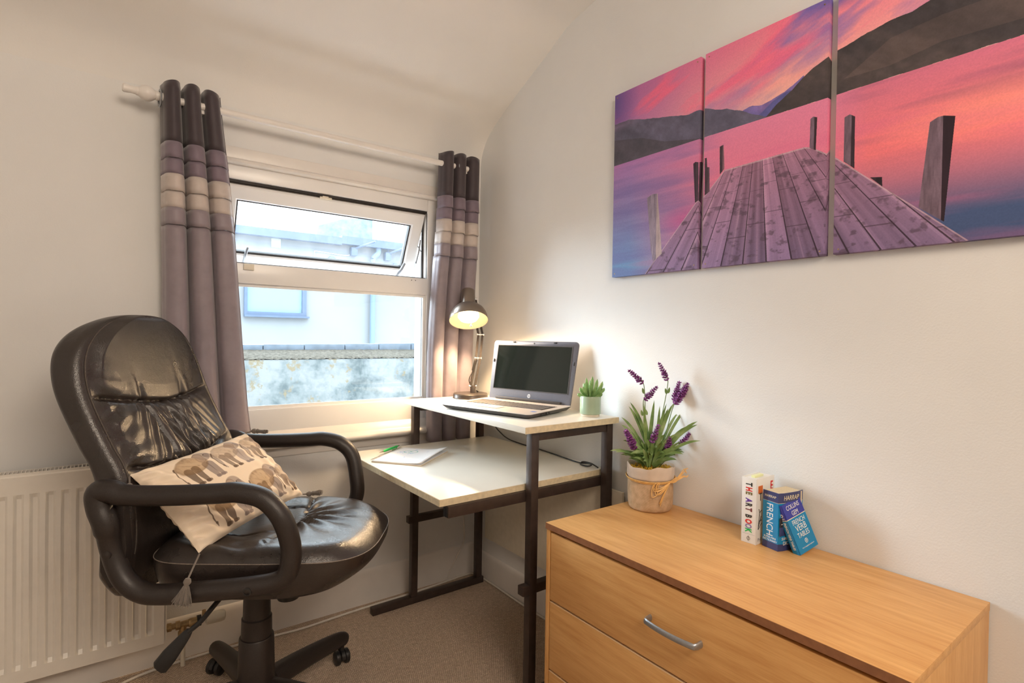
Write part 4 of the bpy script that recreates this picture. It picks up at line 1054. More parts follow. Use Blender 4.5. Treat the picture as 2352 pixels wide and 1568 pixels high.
# ================================================================== CHEST OF DRAWERS
CX0, CY0, CY1, CZ = -.466, -1.090, -2.003, .650
ch = thing('chest_of_drawers', 'beech veneer chest of drawers with grey bow handles against the right wall', 'chest of drawers', ((CX0-.0)/2, (CY0+CY1)/2, 0))
ox, oy = ch.location.x, ch.location.y
def CB(nm, a, b, mat, par=ch, bev=.0008):
    q = MB().box((a[0]-ox, a[1]-oy, a[2]), (b[0]-ox, b[1]-oy, b[2]), bev); return q.build(nm, mat, par)
CB('chest_top', (CX0, CY1, .632), (-.004, CY0, CZ), M['beech'])
CB('top_edging', (CX0-.0008, CY1, .6325), (CX0, CY0, .6495), M['beech_edge'], bev=0)
for ya, yb in ((CY0-.017, CY0-.001), (CY1+.001, CY1+.017)): CB('side_panel', (CX0+.003, ya if ya < yb else yb, 0), (-.004, yb, .6318), M['beechz'])
CB('back_panel', (-.012, CY1+.018, .03), (-.006, CY0-.018, .631), M['darkgap'])
CB('plinth', (CX0+.03, CY1+.018, 0), (CX0+.045, CY0-.018, .055), M['beech'])
dz = [(.4275, .6235), (.224, .4215), (.058, .218)]
for a_, b_ in dz:
    d_ = CB('drawer', (CX0+.003, CY1+.0205, a_), (CX0+.020, CY0-.0205, b_), M['beech'])
    CB('drawer_edging', (CX0+.0025, CY1+.0205, b_-.001), (CX0+.019, CY0-.0205, b_+.0004), flat('pale_edge_band', (.74, .52, .30, 1)), d_, 0) if b_ < .5 else None
    CB('drawer_void', (CX0+.021, CY1+.02, a_+.002), (CX0+.40, CY0-.02, b_-.01), M['darkgap'], d_, 0)
    zc = .530 if a_ > .4 else (a_+b_)/2
    pts = []
    for i in range(17):
        t = -1+2*i/16; pts.append((CX0-.0235-.007*(1-t*t)+.003-ox, -1.545+.066*t-oy, zc))
    pts = [(CX0+.003-ox, -1.545-.069-oy, zc), (CX0-.012-ox, -1.545-.069-oy, zc)]+pts+[(CX0-.012-ox, -1.545+.069-oy, zc), (CX0+.003-ox, -1.545+.069-oy, zc)]
    h_ = MB().tube(pts, [.0075, .007]+[.0062]*17+[.007, .0075], 12, sq=(1.15, .62), upv=(0, 0, 1)); h_.build('drawer_handle', M['satin'], d_, ang=50)

# ================================================================== LAVENDER
x = N('burlap', (.55, .37, .22, 1), .95, 0, .1); c_ = x.n('ShaderNodeTexCoord'); sp3 = x.n('ShaderNodeSeparateXYZ'); x.l(c_.outputs['Object'], sp3.inputs[0])
at_ = x.n('ShaderNodeMath', operation='ARCTAN2'); x.l(sp3.outputs['Y'], at_.inputs[0]); x.l(sp3.outputs['X'], at_.inputs[1])
def sinm(src, k):
    m1 = x.n('ShaderNodeMath', operation='MULTIPLY'); m1.inputs[1].default_value = k; x.l(src, m1.inputs[0]); m2 = x.n('ShaderNodeMath', operation='SINE'); x.l(m1.outputs[0], m2.inputs[0]); m3 = x.n('ShaderNodeMath', operation='ABSOLUTE'); x.l(m2.outputs[0], m3.inputs[0]); return m3.outputs[0]
a1, a2 = sinm(at_.outputs[0], 150), sinm(sp3.outputs['Z'], 1900); mm = x.n('ShaderNodeMath', operation='MULTIPLY'); x.l(a1, mm.inputs[0]); x.l(a2, mm.inputs[1])
v = x.co(); ad = x.n('ShaderNodeMath', operation='ADD'); x.l(mm.outputs[0], ad.inputs[0]); x.l(x.noise(v, 60, 4), ad.inputs[1])
x.col(x.ramp(ad.outputs[0], [(.45, (.38, .235, .125, 1)), (1.0, (.74, .53, .34, 1))])); x.bump(mm.outputs[0], .7, .0012); M['burlap'] = x.m
M['cuff'] = cloth('pale_burlap_lining', (.60, .49, .40, 1), .95, .2, 500)
M['raffia'] = speckled('raffia', (.72, .43, .15, 1), .55, 90, .2, 0); M['moss'] = speckled('yellow_moss', (.60, .38, .04, 1), .9, 220, .5, .003)
x = N('lavender_leaf', (.12, .22, .06, 1), .55, 0, .35); v = x.co(); x.col(x.ramp(x.noise(v, 22, 3), [(.3, (.085, .165, .055, 1)), (.5, (.17, .28, .085, 1)), (.75, (.33, .42, .21, 1))])); M['leaf'] = x.m
M['stem'] = flat('green_stem', (.12, .20, .06, 1))
x = N('lavender_floret', (.16, .04, .17, 1), .6, 0, .3); v = x.co(); x.col(x.ramp(x.noise(v, 160, 2), [(.35, (.085, .012, .075, 1)), (.6, (.26, .07, .28, 1)), (.8, (.42, .18, .47, 1))])); M['floret'] = x.m
lv0 = Vector((-.091, -1.172, .6503)); lav = thing('potted_lavender', 'artificial lavender in a burlap wrapped pot tied with raffia, on the chest', 'potted plant', lv0)
RP = .072
q = MB(); P = []
prof_ = [(0, .0), (.88, .0), (.955, .006), (.99, .02), (1.0, .05), (1.0, .09), (.985, .108)]
for r_, z in prof_:
    row = []
    for k in range(96):
        a = 2*PI*k/96; w = 1+.012*math.sin(7*a)*(z > .0)+.008*math.sin(13*a+40*z)
        row.append((RP*r_*w*math.cos(a), RP*r_*w*math.sin(a), z))
    P.append(row)
q.grid(np.array(P), True).build('burlap_wrap', M['burlap'], lav, ang=70)
P = []
for r_, z in ((.985, .100), (1.03, .102), (1.04, .108), (1.035, .125), (1.045, .138), (1.03, .1415), (.99, .140), (.97, .125), (.96, .11)):
    row = []
    for k in range(96):
        a = 2*PI*k/96; w = 1+.012*math.sin(7*a)+.01*math.sin(11*a+30*z); row.append((RP*r_*w*math.cos(a), RP*r_*w*math.sin(a), z+(.0035*math.sin(3*a+1)+.002*math.sin(8*a) if z > .13 else 0)))
    P.append(row)
MB().grid(np.array(P), True).build('rolled_cuff', M['cuff'], lav, ang=70)
q = MB(); r_ = random.Random(2)
for k in range(260):
    rr = RP*.93*math.sqrt(r_.random()); a = 2*PI*r_.random(); p = Vector((rr*math.cos(a), rr*math.sin(a), .122+.006*r_.random())); d = Vector((r_.uniform(-1, 1), r_.uniform(-1, 1), .7)).normalized()*.009
    q.tube([p-d, p+d*.3+Vector((0, 0, .003)), p+d], .0014, 4)
q.lathe([(0, .120), (RP*.95, .118)], None, 24, cap=False); q.build('moss', M['moss'], lav)
vr = Vector((.80, -.60, 0)); vd = Vector((-.60, -.80, 0))   # picture right, towards the viewer
q = MB()
for k in range(4):
    pts = []
    for i in range(41):
        a = 2*PI*i/40; rr = RP*1.035+.0012*k; pts.append((rr*math.cos(a), rr*math.sin(a), .098+.0018*k+.004*math.sin(a+.9)))
    q.tube(pts, .0016, 5)
q.build('raffia_band', M['raffia'], lav)
kn = vr*.046+vd*.062+Vector((0, 0, .097)); q = MB()
def fan(p): return vr*p[0]+vd*p[1]+Vector((0, 0, p[2]))
r_ = random.Random(12)
for k in range(9):   # tails sweeping up right
    e_ = fan((.036+.014*r_.random(), .0+.01*r_.random(), .018+.030*r_.random())); m_ = fan((.018, .006, .006+.012*r_.random())); q.tube(crom([kn, kn+m_, kn+e_, kn+e_+fan((.006, 0, .006*r_.uniform(-1, 1)))], 4), [.0018]*13, 4, sq=(1, .5))
for k in range(6):   # loops to the left
    dx, dz_ = -.040-.018*r_.random(), -.012-.030*r_.random(); c1 = fan((dx, .018, .004+dz_*.2)); c2 = fan((dx*1.05, .018, dz_)); q.tube(crom([kn, kn+c1*.55, kn+c1, kn+c2, kn+c2*.62+fan((0, .006, -.004)), kn], 5), .0017, 4, sq=(1, .5))
for k in range(5):
    e_ = fan((-.030-.008*r_.random(), .016, -.055-.018*r_.random())); q.tube(crom([kn, kn+e_*.5+fan((-.004, .006, 0)), kn+e_], 5), .0018, 4, sq=(1, .5))
q.build('raffia_bow', M['raffia'], lav)
def LV(px, py, d=0):   # flat coordinates across the bunch measured in metres
    return vr*px+vd*d+Vector((0, 0, py))
def pxz(x_, y_, d=0):   # picture measures of the bunch turned into metres
    return LV((x_-1492)/1242*1.77, (1075-y_)/1242*1.72+.145, d)
def blade(q, p0, p1, p2, w):
    p0, p1, p2 = Vector(p0), Vector(p1), Vector(p2); n_ = 9; P = []
    for i in range(n_):
        s = i/(n_-1); c = p0*(1-s)**2+p1*2*s*(1-s)+p2*s*s; t = ((p1-p0)*(1-s)+(p2-p1)*s).normalized(); sd = t.cross(vd*1.0+Vector((0, 0, .3))); sd.normalize()
        ww = w*math.sin(PI*min(1, (s*.93+.07)))**.7*(1 if s < 1 else .1); nn = sd.cross(t)
        P.append([tuple(c-sd*ww+nn*ww*.25), tuple(c), tuple(c+sd*ww+nn*ww*.25)])
    q.grid(np.array(P))
q = MB(); r_ = random.Random(21)
B0 = lambda: LV(r_.uniform(-.03, .03), .12, r_.uniform(-.03, .03))
tips = [(1425, 972), (1440, 945), (1400, 1048), (1412, 1050), (1450, 935), (1465, 932), (1513, 940), (1500, 930), (1525, 935), (1585, 945), (1592, 972), (1587, 980), (1560, 960), (1590, 1015), (1570, 1050), (1573, 1064), (1540, 935), (1478, 960), (1430, 990), (1428, 1025), (1535, 950), (1570, 985), (1560, 1045), (1545, 1000)]
for tx, ty in tips:
    d = r_.uniform(-.035, .045); tip = pxz(tx+r_.uniform(-5, 5), ty, d*1.3); b = LV((tx-1492)/1242*.35+r_.uniform(-.012, .012), .135+.35*(1075-ty)/1242*1.2, d*.3); m_ = (b+tip)/2+Vector((0, 0, .034 if abs(tx-1492) > 40 else .006))
    blade(q, b, m_, tip, .0044+.0018*r_.random())
for k in range(95):
    a = r_.uniform(-1, 1); d = r_.uniform(-1, 1); h = r_.random(); b = LV(a*.022, .13+.05*h, d*.02); L2 = .035+.045*r_.random(); up_ = r_.uniform(.15, 1.1)
    tip = b+LV(a*.06+r_.uniform(-.02, .02), L2*up_, d*.055); blade(q, b, (b+tip)/2+Vector((0, 0, .020)), tip, .0038+.002*r_.random())
for (tx, ty) in ((1522, 905), (1532, 903), (1478, 955), (1468, 957), (1470, 905)):
    b = pxz(tx+(4 if tx < 1527 else -4), ty+8); blade(q, b, b+(pxz(tx, ty)-b)*.5, pxz(tx, ty-6), .0045)
o = q.build('leaves', M['leaf'], lav, ang=80)
def flower(p0, p1, ps, r, seed, dens=1.0):
    r *= 1.35; dens *= 1.15
    # stem from ps up to p0, spike from p0 to p1
    r_ = random.Random(seed); q = MB(); p0, p1 = Vector(p0), Vector(p1); ax = p1-p0; L2 = ax.length; a = ax.normalized(); T = TR((0, 0, 0), a)
    n_ = int(L2/.0075)
    for i in range(n_):
        s = (i+.5)/n_; c = p0+ax*s+T @ Vector((.002*math.sin(3*s), 0, 0)); rr = r*(1-.62*s)*(1 if s > .08 else .7)
        for k in range(int(7*dens)):
            th = 2*PI*(k+r_.random()*.7)/(7*dens)+i; d = T @ Vector((math.cos(th), math.sin(th), .75+.4*r_.random())); d.normalize(); tip = c+d*rr*(.8+.35*r_.random()); b = c+d*rr*.15
            q.tube([b, b+(tip-b)*.45, b+(tip-b)*.8, tip], [.0009, .0020, .0028, .0009], 5)
            if r_.random() < .4:
                d2 = (d+Vector((r_.uniform(-.6, .6), r_.uniform(-.6, .6), r_.uniform(-.6, .6)))).normalized(); q.tube([tip-d*.002, tip+d2*.003], [.0012, .0006], 4)
    q.tube([p1-a*.004, p1+a*.002, p1+a*.006], [.001, .0022, .0008], 5)
    f_ = q.build('flower_spike', M['floret'], lav)
    MB().tube(crom([ps, Vector(ps).lerp(p0, .5)+Vector((.002, .002, 0)), p0, p0.lerp(p1, .6)], 6), .0013, 6).build('flower_stem', M['stem'], f_)
S0 = lambda k: LV(k*.01, .12, 0)
flower(pxz(1473, 892), pxz(1439, 860), S0(-1), .0125, 1)
flower(pxz(1471, 930, .01), pxz(1500, 897, .01), S0(-.6), .0125, 2, 1.1)
flower(pxz(1528, 885), pxz(1507, 842), S0(.5), .0120, 3)
flower(pxz(1542, 940), pxz(1583, 876), S0(2), .0150, 4, 1.5)
flower(pxz(1545, 934, -.012), pxz(1556, 886, -.012), S0(2), .0135, 44, 1.2)
flower(pxz(1453, 1045, .025), pxz(1430, 998, .025), S0(-2), .0160, 5, 1.7)
flower(pxz(1486, 1028, .03), pxz(1502, 984, .03), S0(0), .0130, 6, 1.2)
flower(pxz(1522, 1050, .03), pxz(1528, 1012, .03), S0(1), .0140, 7, 1.2)
flower(pxz(1552, 1034, .01), pxz(1577, 1004, .01), S0(2), .0120, 8, 1.2)

# ================================================================== BOOKS
C_ = dict(navy=flat('navy_cover', (.040, .050, .16, 1), .3), blue=flat('bright_blue_cover', (.005, .23, .50, 1), .3), royal=flat('royal_blue_cover', (.035, .045, .36, 1), .3), black=flat('black_cover_panel', (.02, .02, .03, 1), .3),
          cream=flat('cream_line', (.75, .68, .50, 1)), ink=flat('black_ink', (.03, .03, .03, 1)), red=flat('red_ink', (.62, .02, .02, 1)), olive=flat('olive_ink', (.20, .17, .07, 1)), purple=flat('purple_ink', (.11, .035, .33, 1)), brown=flat('maroon_ink', (.14, .02, .03, 1)),
          green=flat('green_ink', (.0, .42, .09, 1)), orange=flat('orange_ink', (.62, .14, .02, 1)), lil=flat('lilac_ink', (.26, .22, .40, 1)), grey=flat('grey_picture', (.30, .30, .33, 1)), yel=flat('yellow_slip', (.80, .82, .45, 1)), wht=flat('white_lettering', (.80, .80, .80, 1)))
# --- tall white book; local x towards the wall, y towards the window, spine faces -x
b1 = thing('book', 'tall white book with multicoloured lettering down its spine, leftmost of three', 'book', (-.118, -1.546, .6502))
H1, T1, D1 = .177, .042, .092
q = MB().box((0, 0, 0), (.0016, T1, H1), .0007).box((0, 0, 0), (D1, .0014, H1), .0005).box((0, T1-.0014, 0), (D1, T1, H1), .0005); q.build('cover', M['white'], b1)
MB().box((.0018, .0015, .002), (D1-.003, T1-.0015, H1-.002), .0005).build('pages', M['white'], b1)
sx_ = [('T', 'ink'), ('H', 'red'), ('E', 'olive'), (' ', 'ink'), ('A', 'purple'), ('R', 'ink'), ('T', 'brown'), (' ', 'ink'), ('B', 'ink'), ('O', 'red'), ('O', 'lil'), ('K', 'green')]
zc = H1-.013
for cc_, ck in sx_:
    if cc_ == ' ': zc -= .0055; continue
    lettering('spine_letter', cc_, .0245, C_[ck], b1, (-.0004, T1*.5+.0086, zc), (0, 0, -1), (0, -1, 0), .0003, 'LEFT', sx=.62, bold=.0009)
    zc -= .0126
MB().box((-.0005, .003, .0245), (-.0001, T1-.003, .0249)).build('spine_rule', C_['grey'], b1)
q = MB().lathe([(.0040, 0), (.0047, 0), (.0047, .0004), (.0040, .0004)], TR((-.0002, T1/2, .013), (-1, 0, 0)), 20, cap=False).box((-.0006, T1/2-.0004, .006), (-.0001, T1/2+.0004, .020)); q.build('publisher_mark', C_['ink'], b1)
q = MB().box((.008, -.0005, H1-.040), (.030, 0, H1-.020)); q.build('cover_patch', C_['orange'], b1)
lettering('cover_letter', 'T I I', .030, C_['ink'], b1, (.012, -.0004, H1-.060), (1, 0, 0), (0, 0, 1), .0003, sx=.8)
lettering('cover_letter', 'E', .034, C_['red'], b1, (.070, -.0004, H1-.038), (1, 0, 0), (0, 0, 1), .0003, bold=.0008, sx=.8)
lettering('cover_letter', 'PHI', .013, C_['grey'], b1, (.008, -.0004, .008), (1, 0, 0), (0, 0, 1), .0002)
q = MB()
for a_, b_ in (((.012, .095), (.016, .085)), ((.016, .085), (.010, .040)), ((.010, .040), (.026, .055)), ((.014, .062), (.026, .064)), ((.012, .048), (.024, .075)), ((.016, .085), (.026, .09))):
    q.tube([(a_[0], -.0005, a_[1]), (b_[0], -.0005, b_[1])], .0009, 5)
q.build('cover_drawing', C_['ink'], b1)
MB().box((.016, .014, H1-.002), (.060, .025, H1+.004), .001).build('page_marker', C_['yel'], b1)
# --- thick dictionary
a2_ = math.radians(-12)
b2 = thing('book', 'thick blue and navy dictionary, middle of three books', 'book', (-.110, -1.6005, .6502), a2_)
H2, T2, D2 = .151, .046, .088
def wedge(q, z0, z1, o=0):   # block that fans wider toward the open edge
    pts = [(-o, T2+o*0), (-o, -o), (.040, -.0035-o), (D2, -.001-o), (D2, T2+.001), (.04, T2)]
    q.prism(pts, z0, z1, 2); return q
wedge(MB(), .003, H2-.002).build('pages', M['page'], b2)
def band(q, z0, z1):
    # spine strip and front cover strip, following the bent cover
    pr = [(-.0012, T2), (-.0012, -.0012), (.015, -.0046), (.040, -.0052), (.068, -.0044), (D2+.006, .001)]
    inn = [(D2+.006, .0022), (.068, -.0032), (.040, -.0040), (.015, -.0034), (.0001, 0), (.0001, T2)]
    q.prism(pr+inn, z0, z1, 2); return q
for nm, c, z0, z1 in (('navy_band', 'navy', H2-.026, H2), ('cream_rule', 'cream', H2-.0268, H2-.026), ('blue_field', 'blue', .018, H2-.0268), ('navy_foot', 'navy', 0, .018)):
    band(MB(), z0, z1).build(nm, C_[c], b2, smooth=False)
def SP(y, z): return (-.0014, y, z)
lettering('spine_lettering', 'HARRAP', .0092, C_['cream'], b2, SP(T2/2, H2-.016), (0, -1, 0), (0, 0, 1), .0002, 'CENTER')
lettering('spine_title', 'FRENCH', .028, C_['wht'], b2, SP(.0335, H2-.031), (0, 0, -1), (0, -1, 0), .0002, sx=.82)
lettering('spine_lettering', 'SUPER-MINI\nDICTIONARY', .0072, C_['wht'], b2, SP(T2/2, .027), (0, -1, 0), (0, 0, 1), .0002, 'CENTER')
F2 = lambda x_, z: (x_, -.0056, z)
lettering('cover_lettering', 'HARRAP', .0175, C_['cream'], b2, F2(.013, H2-.019), (1, 0, 0), (0, 0, 1), .0002, shear=.2, sx=.85)
lettering('cover_title', 'FRENCH', .022, C_['wht'], b2, F2(.006, H2-.047), (1, 0, 0), (0, 0, 1), .0002, sx=.92)
MB().box((.001, -.0058, .063), (.080, -.0040, .087)).build('dark_panel', C_['black'], b2)
lettering('cover_small_print', 'OVER 40 000 ENTRIES\n      AND EXAMPLES', .0056, C_['wht'], b2, (.012, -.0060, .078), (1, 0, 0), (0, 0, 1), .0001) if False else None
q = MB().box((.018, -.0059, .078), (.050, -.0058, .0795)).box((.005, -.0059, .070), (.055, -.0058, .0715)); q.build('small_print_lines', C_['wht'], b2)
MB().box((.022, -.0060, .040), (.052, -.0040, .0628)).build('picture_patch', C_['grey'], b2)
MB().box((.001, -.0056, .040), (.022, -.0040, .0628)).build('navy_patch', C_['navy'], b2)
lettering('cover_lettering', 'SUPER-MINI', .0098, C_['wht'], b2, F2(.008, .029), (1, 0, 0), (0, 0, 1), .0002)
lettering('cover_lettering', 'DICTIONARY', .0140, C_['wht'], b2, F2(.013, .0155), (1, 0, 0), (0, 0, 1), .0002, sx=.9)
# --- small book leaning against the dictionary
u_ = Vector((-.022, .047, .131)).normalized()           # up the cover
w_ = Vector((.96, -.20, 0)); w_ = (w_-u_*w_.dot(u_)).normalized()   # across the cover, spine to fore edge
n_ = w_.cross(u_)                                                   # out of the front cover
if n_.y > 0: n_ = -n_
H3, W3, T3 = .128, .076, .019
b3 = bpy.data.objects.new('book', None); COL.objects.link(b3); tag(b3, 'small bright blue verb tables book leaning against the dictionary', 'book'); b3.empty_display_size = .05
m_ = Matrix.Identity(4)
for i in range(3): m_[i][0], m_[i][1], m_[i][2] = w_[i], -n_[i], u_[i]
m_.translation = Vector((-.090, -1.650, .6515)); b3.matrix_world = m_
# local: x across, y into the book (back cover at +T3), z up
MB().box((.001, .001, .0015), (W3-.002, T3-.001, H3-.0015), .0005).build('pages', M['page'], b3)
def cov3(nm, c, z0, z1):
    q = MB().box((-.0006, -.0006, z0), (.0012, T3+.0006, z1)).box((-.0006, -.0006, z0), (W3, .0007, z1)).box((-.0006, T3-.0007, z0), (W3, T3+.0006, z1)); q.build(nm, c, b3, smooth=False)
cov3('blue_field', C_['blue'], 0, H3-.0405); cov3('cream_rule', C_['cream'], H3-.0405, H3-.0385); cov3('royal_field', C_['royal'], H3-.0385, H3)
F3 = lambda x_, z: (x_, -.0009, z)
X_, Z_ = (1, 0, 0), (0, 0, 1)
lettering('cover_lettering', 'COLLINS\nGEM', .0165, C_['wht'], b3, F3(W3/2+.001, H3-.0185), X_, Z_, .0002, 'CENTER', sx=.80)
lettering('cover_title', 'FRENCH', .0175, C_['wht'], b3, F3(W3/2+.002, H3-.0575), X_, Z_, .0002, 'CENTER', sx=.78)
lettering('cover_title', 'VERB', .0225, C_['wht'], b3, F3(W3/2+.002, H3-.0755), X_, Z_, .0002, 'CENTER', sx=.85)
lettering('cover_title', 'TABLES', .0180, C_['wht'], b3, F3(W3/2+.002, H3-.0915), X_, Z_, .0002, 'CENTER', sx=.80)
q = MB().lathe([(.0, 0), (.0058, 0), (.0058, .0002), (0, .0002)], TR(F3(W3/2+.002, .0245), (0, -1, 0)), 24, cap=False); q.build('emblem_disc', C_['wht'], b3)
q = MB().lathe([(.0028, 0), (.0042, 0), (.0042, .0004), (.0028, .0004)], TR((W3/2+.002, -.0011, .0245), (0, -1, 0)), 20, cap=False).box((W3/2+.0016, -.0015, .0205), (W3/2+.0024, -.0011, .0265)); q.build('emblem_ring', C_['blue'], b3)
lettering('cover_small_print', 'Verb Conjugations Explained', .0042, C_['wht'], b3, F3(W3/2+.002, .0105), X_, Z_, .0001, 'CENTER')
lettering('spine_title', 'FRENCH VERB TABLES', .0092, C_['wht'], b3, (-.0009, T3/2+.0033, H3-.0445), (0, 0, -1), (0, -1, 0), .0002, sx=.78, bold=.0002)
lettering('spine_lettering', 'GEM', .0052, C_['wht'], b3, (-.0009, T3/2, H3-.0365), (0, -1, 0), (0, 0, 1), .0002, 'CENTER')
q = MB().lathe([(.0022, 0), (.0042, 0), (.0042, .0003), (.0022, .0003)], TR((-.0009, T3/2, H3-.0265), (-1, 0, 0)), 20, cap=False); q.build('emblem_ring', C_['wht'], b3)
# ================================================================== CANVAS TRIPTYCH (own painted jetty scene)
def paint(s0, s1, z0, z1, w, h):
    X, Y = np.meshgrid(np.linspace(s0, s1, w), np.linspace(z0, z1, h)); A = np.zeros((h, w, 3))
    def lerp(a, b, t): return np.array(a)/255*(1-t[..., None])+np.array(b)/255*t[..., None]
    def mixin(c, t): A[:] = A*(1-t[..., None])+(np.array(c)/255)*t[..., None]
    HZ = 1.831
    # sky
    t = np.clip((Y-HZ)/.26, 0, 1); A[:] = lerp((252, 196, 168), (236, 112, 142), t**.8)
    left = np.clip((1.50-X)/.55, 0, 1); mixin((176, 92, 160), left*.75); mixin((112, 92, 170), np.clip((1.25-X)/.35, 0, 1)*.45)
    str_ = fbm(X*1.0+(Y-1.9)*2.3, Y-.46*X, 2.2, 13, 3, 5)       # clouds streaking up to the right
    sl = Y-HZ-.42*(X-1.0)*0
    mixin((104, 92, 178), np.clip((str_-.52)*5.5, 0, 1)*(.35+.55*np.clip((Y-1.90)/.15, 0, 1)))
    st2 = fbm(X+(Y-1.9)*2.0, Y-.42*X, 3.0, 18, 33, 5); mixin((246, 96, 132), np.clip((st2-.50)*5, 0, 1)*.80*np.clip((Y-1.88)/.08, 0, 1))
    mixin((254, 214, 186), np.clip((.46-str_)*5, 0, 1)*.45*np.clip((2.03-Y)/.15, 0, 1)*np.clip((X-1.2)/.3, 0, 1))
    mixin((88, 78, 160), np.clip(1-np.hypot((X-1.70)/.13, (Y-2.09)/.05), 0, 1)*.9); mixin((66, 58, 128), np.clip(1-np.hypot((X-.92)/.12, (Y-2.06)/.20), 0, 1)*.8)
    # hills
    grain = fbm(X, Y, 60, 60, 5, 4); gr2 = fbm(X+Y, Y, 14, 10, 8, 5)
    def hill(poly, c0, c1, jag=.004, seed=1):
        jx = fbm(X, Y*0, 40, 1, seed, 4)-.5; m_ = inpoly(X, Y-jx*jag, poly)
        col_ = lerp(c0, c1, np.clip((gr2-.3)*2, 0, 1)); col_ = col_*(.86+.28*grain)[..., None]; A[m_] = col_[m_]
    hill([(1.40, HZ), (1.40, 1.868), (1.424, 1.873), (1.458, 1.877), (1.480, 1.871), (1.496, 1.872), (1.522, 1.878), (1.548, 1.884), (1.60, 1.91), (1.62, HZ)], (122, 96, 160), (96, 90, 160), .006, 4)
    hill([(1.45, HZ), (1.486, 1.850), (1.515, 1.870), (1.54, 1.879), (1.565, 1.884), (1.62, HZ)], (84, 84, 150), (70, 74, 134), .003, 6)
    hill([(.90, HZ-.002), (.90, 1.982), (.989, 1.981), (1.063, 1.961), (1.133, 1.945), (1.178, 1.937), (1.242, 1.920), (1.269, 1.923), (1.30, 1.920), (1.334, 1.906), (1.377, 1.894), (1.424, 1.873), (1.453, 1.856), (1.51, HZ-.001)], (66, 66, 84), (92, 88, 112), .006, 2)
    m_ = (X < 1.3) & (Y > HZ) & inpoly(X, Y, [(.90, HZ), (.90, 1.93), (1.05, 1.90), (1.15, 1.86), (1.29, HZ)]); A[m_] = A[m_]*.6+np.array((50, 46, 44))/255*.4
    mixin((140, 112, 148), np.clip((1.05-X)/.12, 0, 1)*np.clip(1-np.abs(Y-1.97)/.02, 0, 1)*.6)
    hill([(1.495, HZ), (1.528, 1.858), (1.57, 1.884), (1.597, 1.906), (1.624, 1.922), (1.661, 1.937), (1.682, 1.944), (1.72, 1.951), (1.749, 1.960), (1.796, 1.967), (1.843, 1.969), (1.90, 1.985), (2.1, 2.03), (2.1, HZ)], (50, 46, 50), (76, 66, 66), .004, 11)
    m_ = inpoly(X, Y, [(1.70, 1.865), (1.80, 1.925), (1.90, 1.935), (2.1, 1.93), (2.1, 1.86), (1.9, 1.875), (1.8, 1.86)]); A[m_] = A[m_]*.7+np.array((110, 90, 84))/255*.3*(0.6+.8*gr2[m_][:, None])
    # water
    wm = Y < HZ; d = np.clip((HZ-Y)/.41, 0, 1)
    wc = lerp((222, 120, 160), (236, 104, 128), d**.8)
    wl = lerp((166, 110, 176), (84, 134, 184), d**.9); kl = np.clip((1.36-X)/.36, 0, 1)[..., None]; wc = wc*(1-kl)+wl*kl
    wr = lerp((206, 104, 134), (244, 112, 122), np.clip(d*2.6, 0, 1)); dk = np.clip((d-.42)/.42, 0, 1); wr = wr*(1-dk[..., None])+lerp((118, 100, 150), (56, 74, 118), dk)*dk[..., None]
    kr = np.clip((X-1.66)/.10, 0, 1)[..., None]; wc = wc*(1-kr)+wr*kr
    A[wm] = wc[wm]
    ws = fbm(X, Y, 2.4, 26, 14, 5); wv = np.clip((ws-.50)*4, 0, 1)*wm
    mixin((92, 84, 150), wv*.45*np.clip((1.40-X)/.2, 0, 1)); mixin((112, 66, 100), wv*.50*np.clip((X-1.66)/.08, 0, 1)*np.clip(1.2-d*2, 0, 1))
    mixin((186, 76, 138), wm*np.clip(1-np.hypot((X-1.24)/.12, (Y-1.585)/.05), 0, 1)*.75)
    mixin((255, 140, 128), wm*np.clip(1-np.hypot((X-2.02)/.26, (Y-1.70)/.075), 0, 1)*.9)
    mixin((214, 96, 140), wm*np.clip((.47-ws)*5, 0, 1)*.28)
    # jetty
    J = [(1.060, 1.405), (1.276, 1.635), (1.307, 1.650), (1.326, 1.668), (1.372, 1.712), (1.605, 1.718), (1.624, 1.713), (1.668, 1.682), (1.688, 1.667), (1.784, 1.579), (1.87, 1.502), (1.975, 1.405)]
    jm = inpoly(X, Y, J); k = (X-1.478)/np.maximum(1.917-Y, .02); yy = 1/np.maximum(1.917-Y, .02)
    ks = np.floor((k+.085)/.143); kf = (k+.085)/.143-ks
    lng = fbm(k*30+100, yy, 1.0, .35, 51, 5); sp_n = fbm(X+50, Y, 48, 70, 61, 5); pn = (np.sin(ks*12.9898)*43758.5453) % 1
    base = lerp((168, 116, 148), (128, 104, 146), np.clip((1.72-Y)/.30, 0, 1)); mixj = base*(.80+.26*pn+.42*(lng-.5))[..., None]
    tint = np.clip((X-1.30)/.2, 0, 1)[..., None]; mixj = mixj*(1-.0*tint)
    A[jm] = mixj[jm]
    mixin((66, 52, 66), jm*np.clip((sp_n-.60)*8, 0, 1)*.55)
    mixin((206, 168, 190), jm*np.clip((lng-.62)*6, 0, 1)*.30)
    gw = .020+.012*(1.72-Y)/.3
    mixin((38, 26, 38), jm*(np.minimum(kf, 1-kf) < gw)*.85)
    bt = np.floor(yy*1.15+pn*3); btf = yy*1.15+pn*3-bt; mixin((60, 46, 60), jm*(btf < .018)*.6)
    edge = jm & ~inpoly(X, Y+.004, J); mixin((226, 190, 200), edge*.5)
    # posts
    def post(P_, c0, c1, split=.7):
        m_ = inpoly(X, Y, P_); x0 = min(p[0] for p in P_); x1 = max(p[0] for p in P_); q_ = (X-x0)/(x1-x0)
        tex = fbm(X, Y, 160, 24, 77, 4); cc_ = np.where((q_ < split)[..., None], np.array(c0)/255*(.7+.6*tex)[..., None], np.array(c1)/255*(.8+.3*tex)[..., None]); A[m_] = cc_[m_]
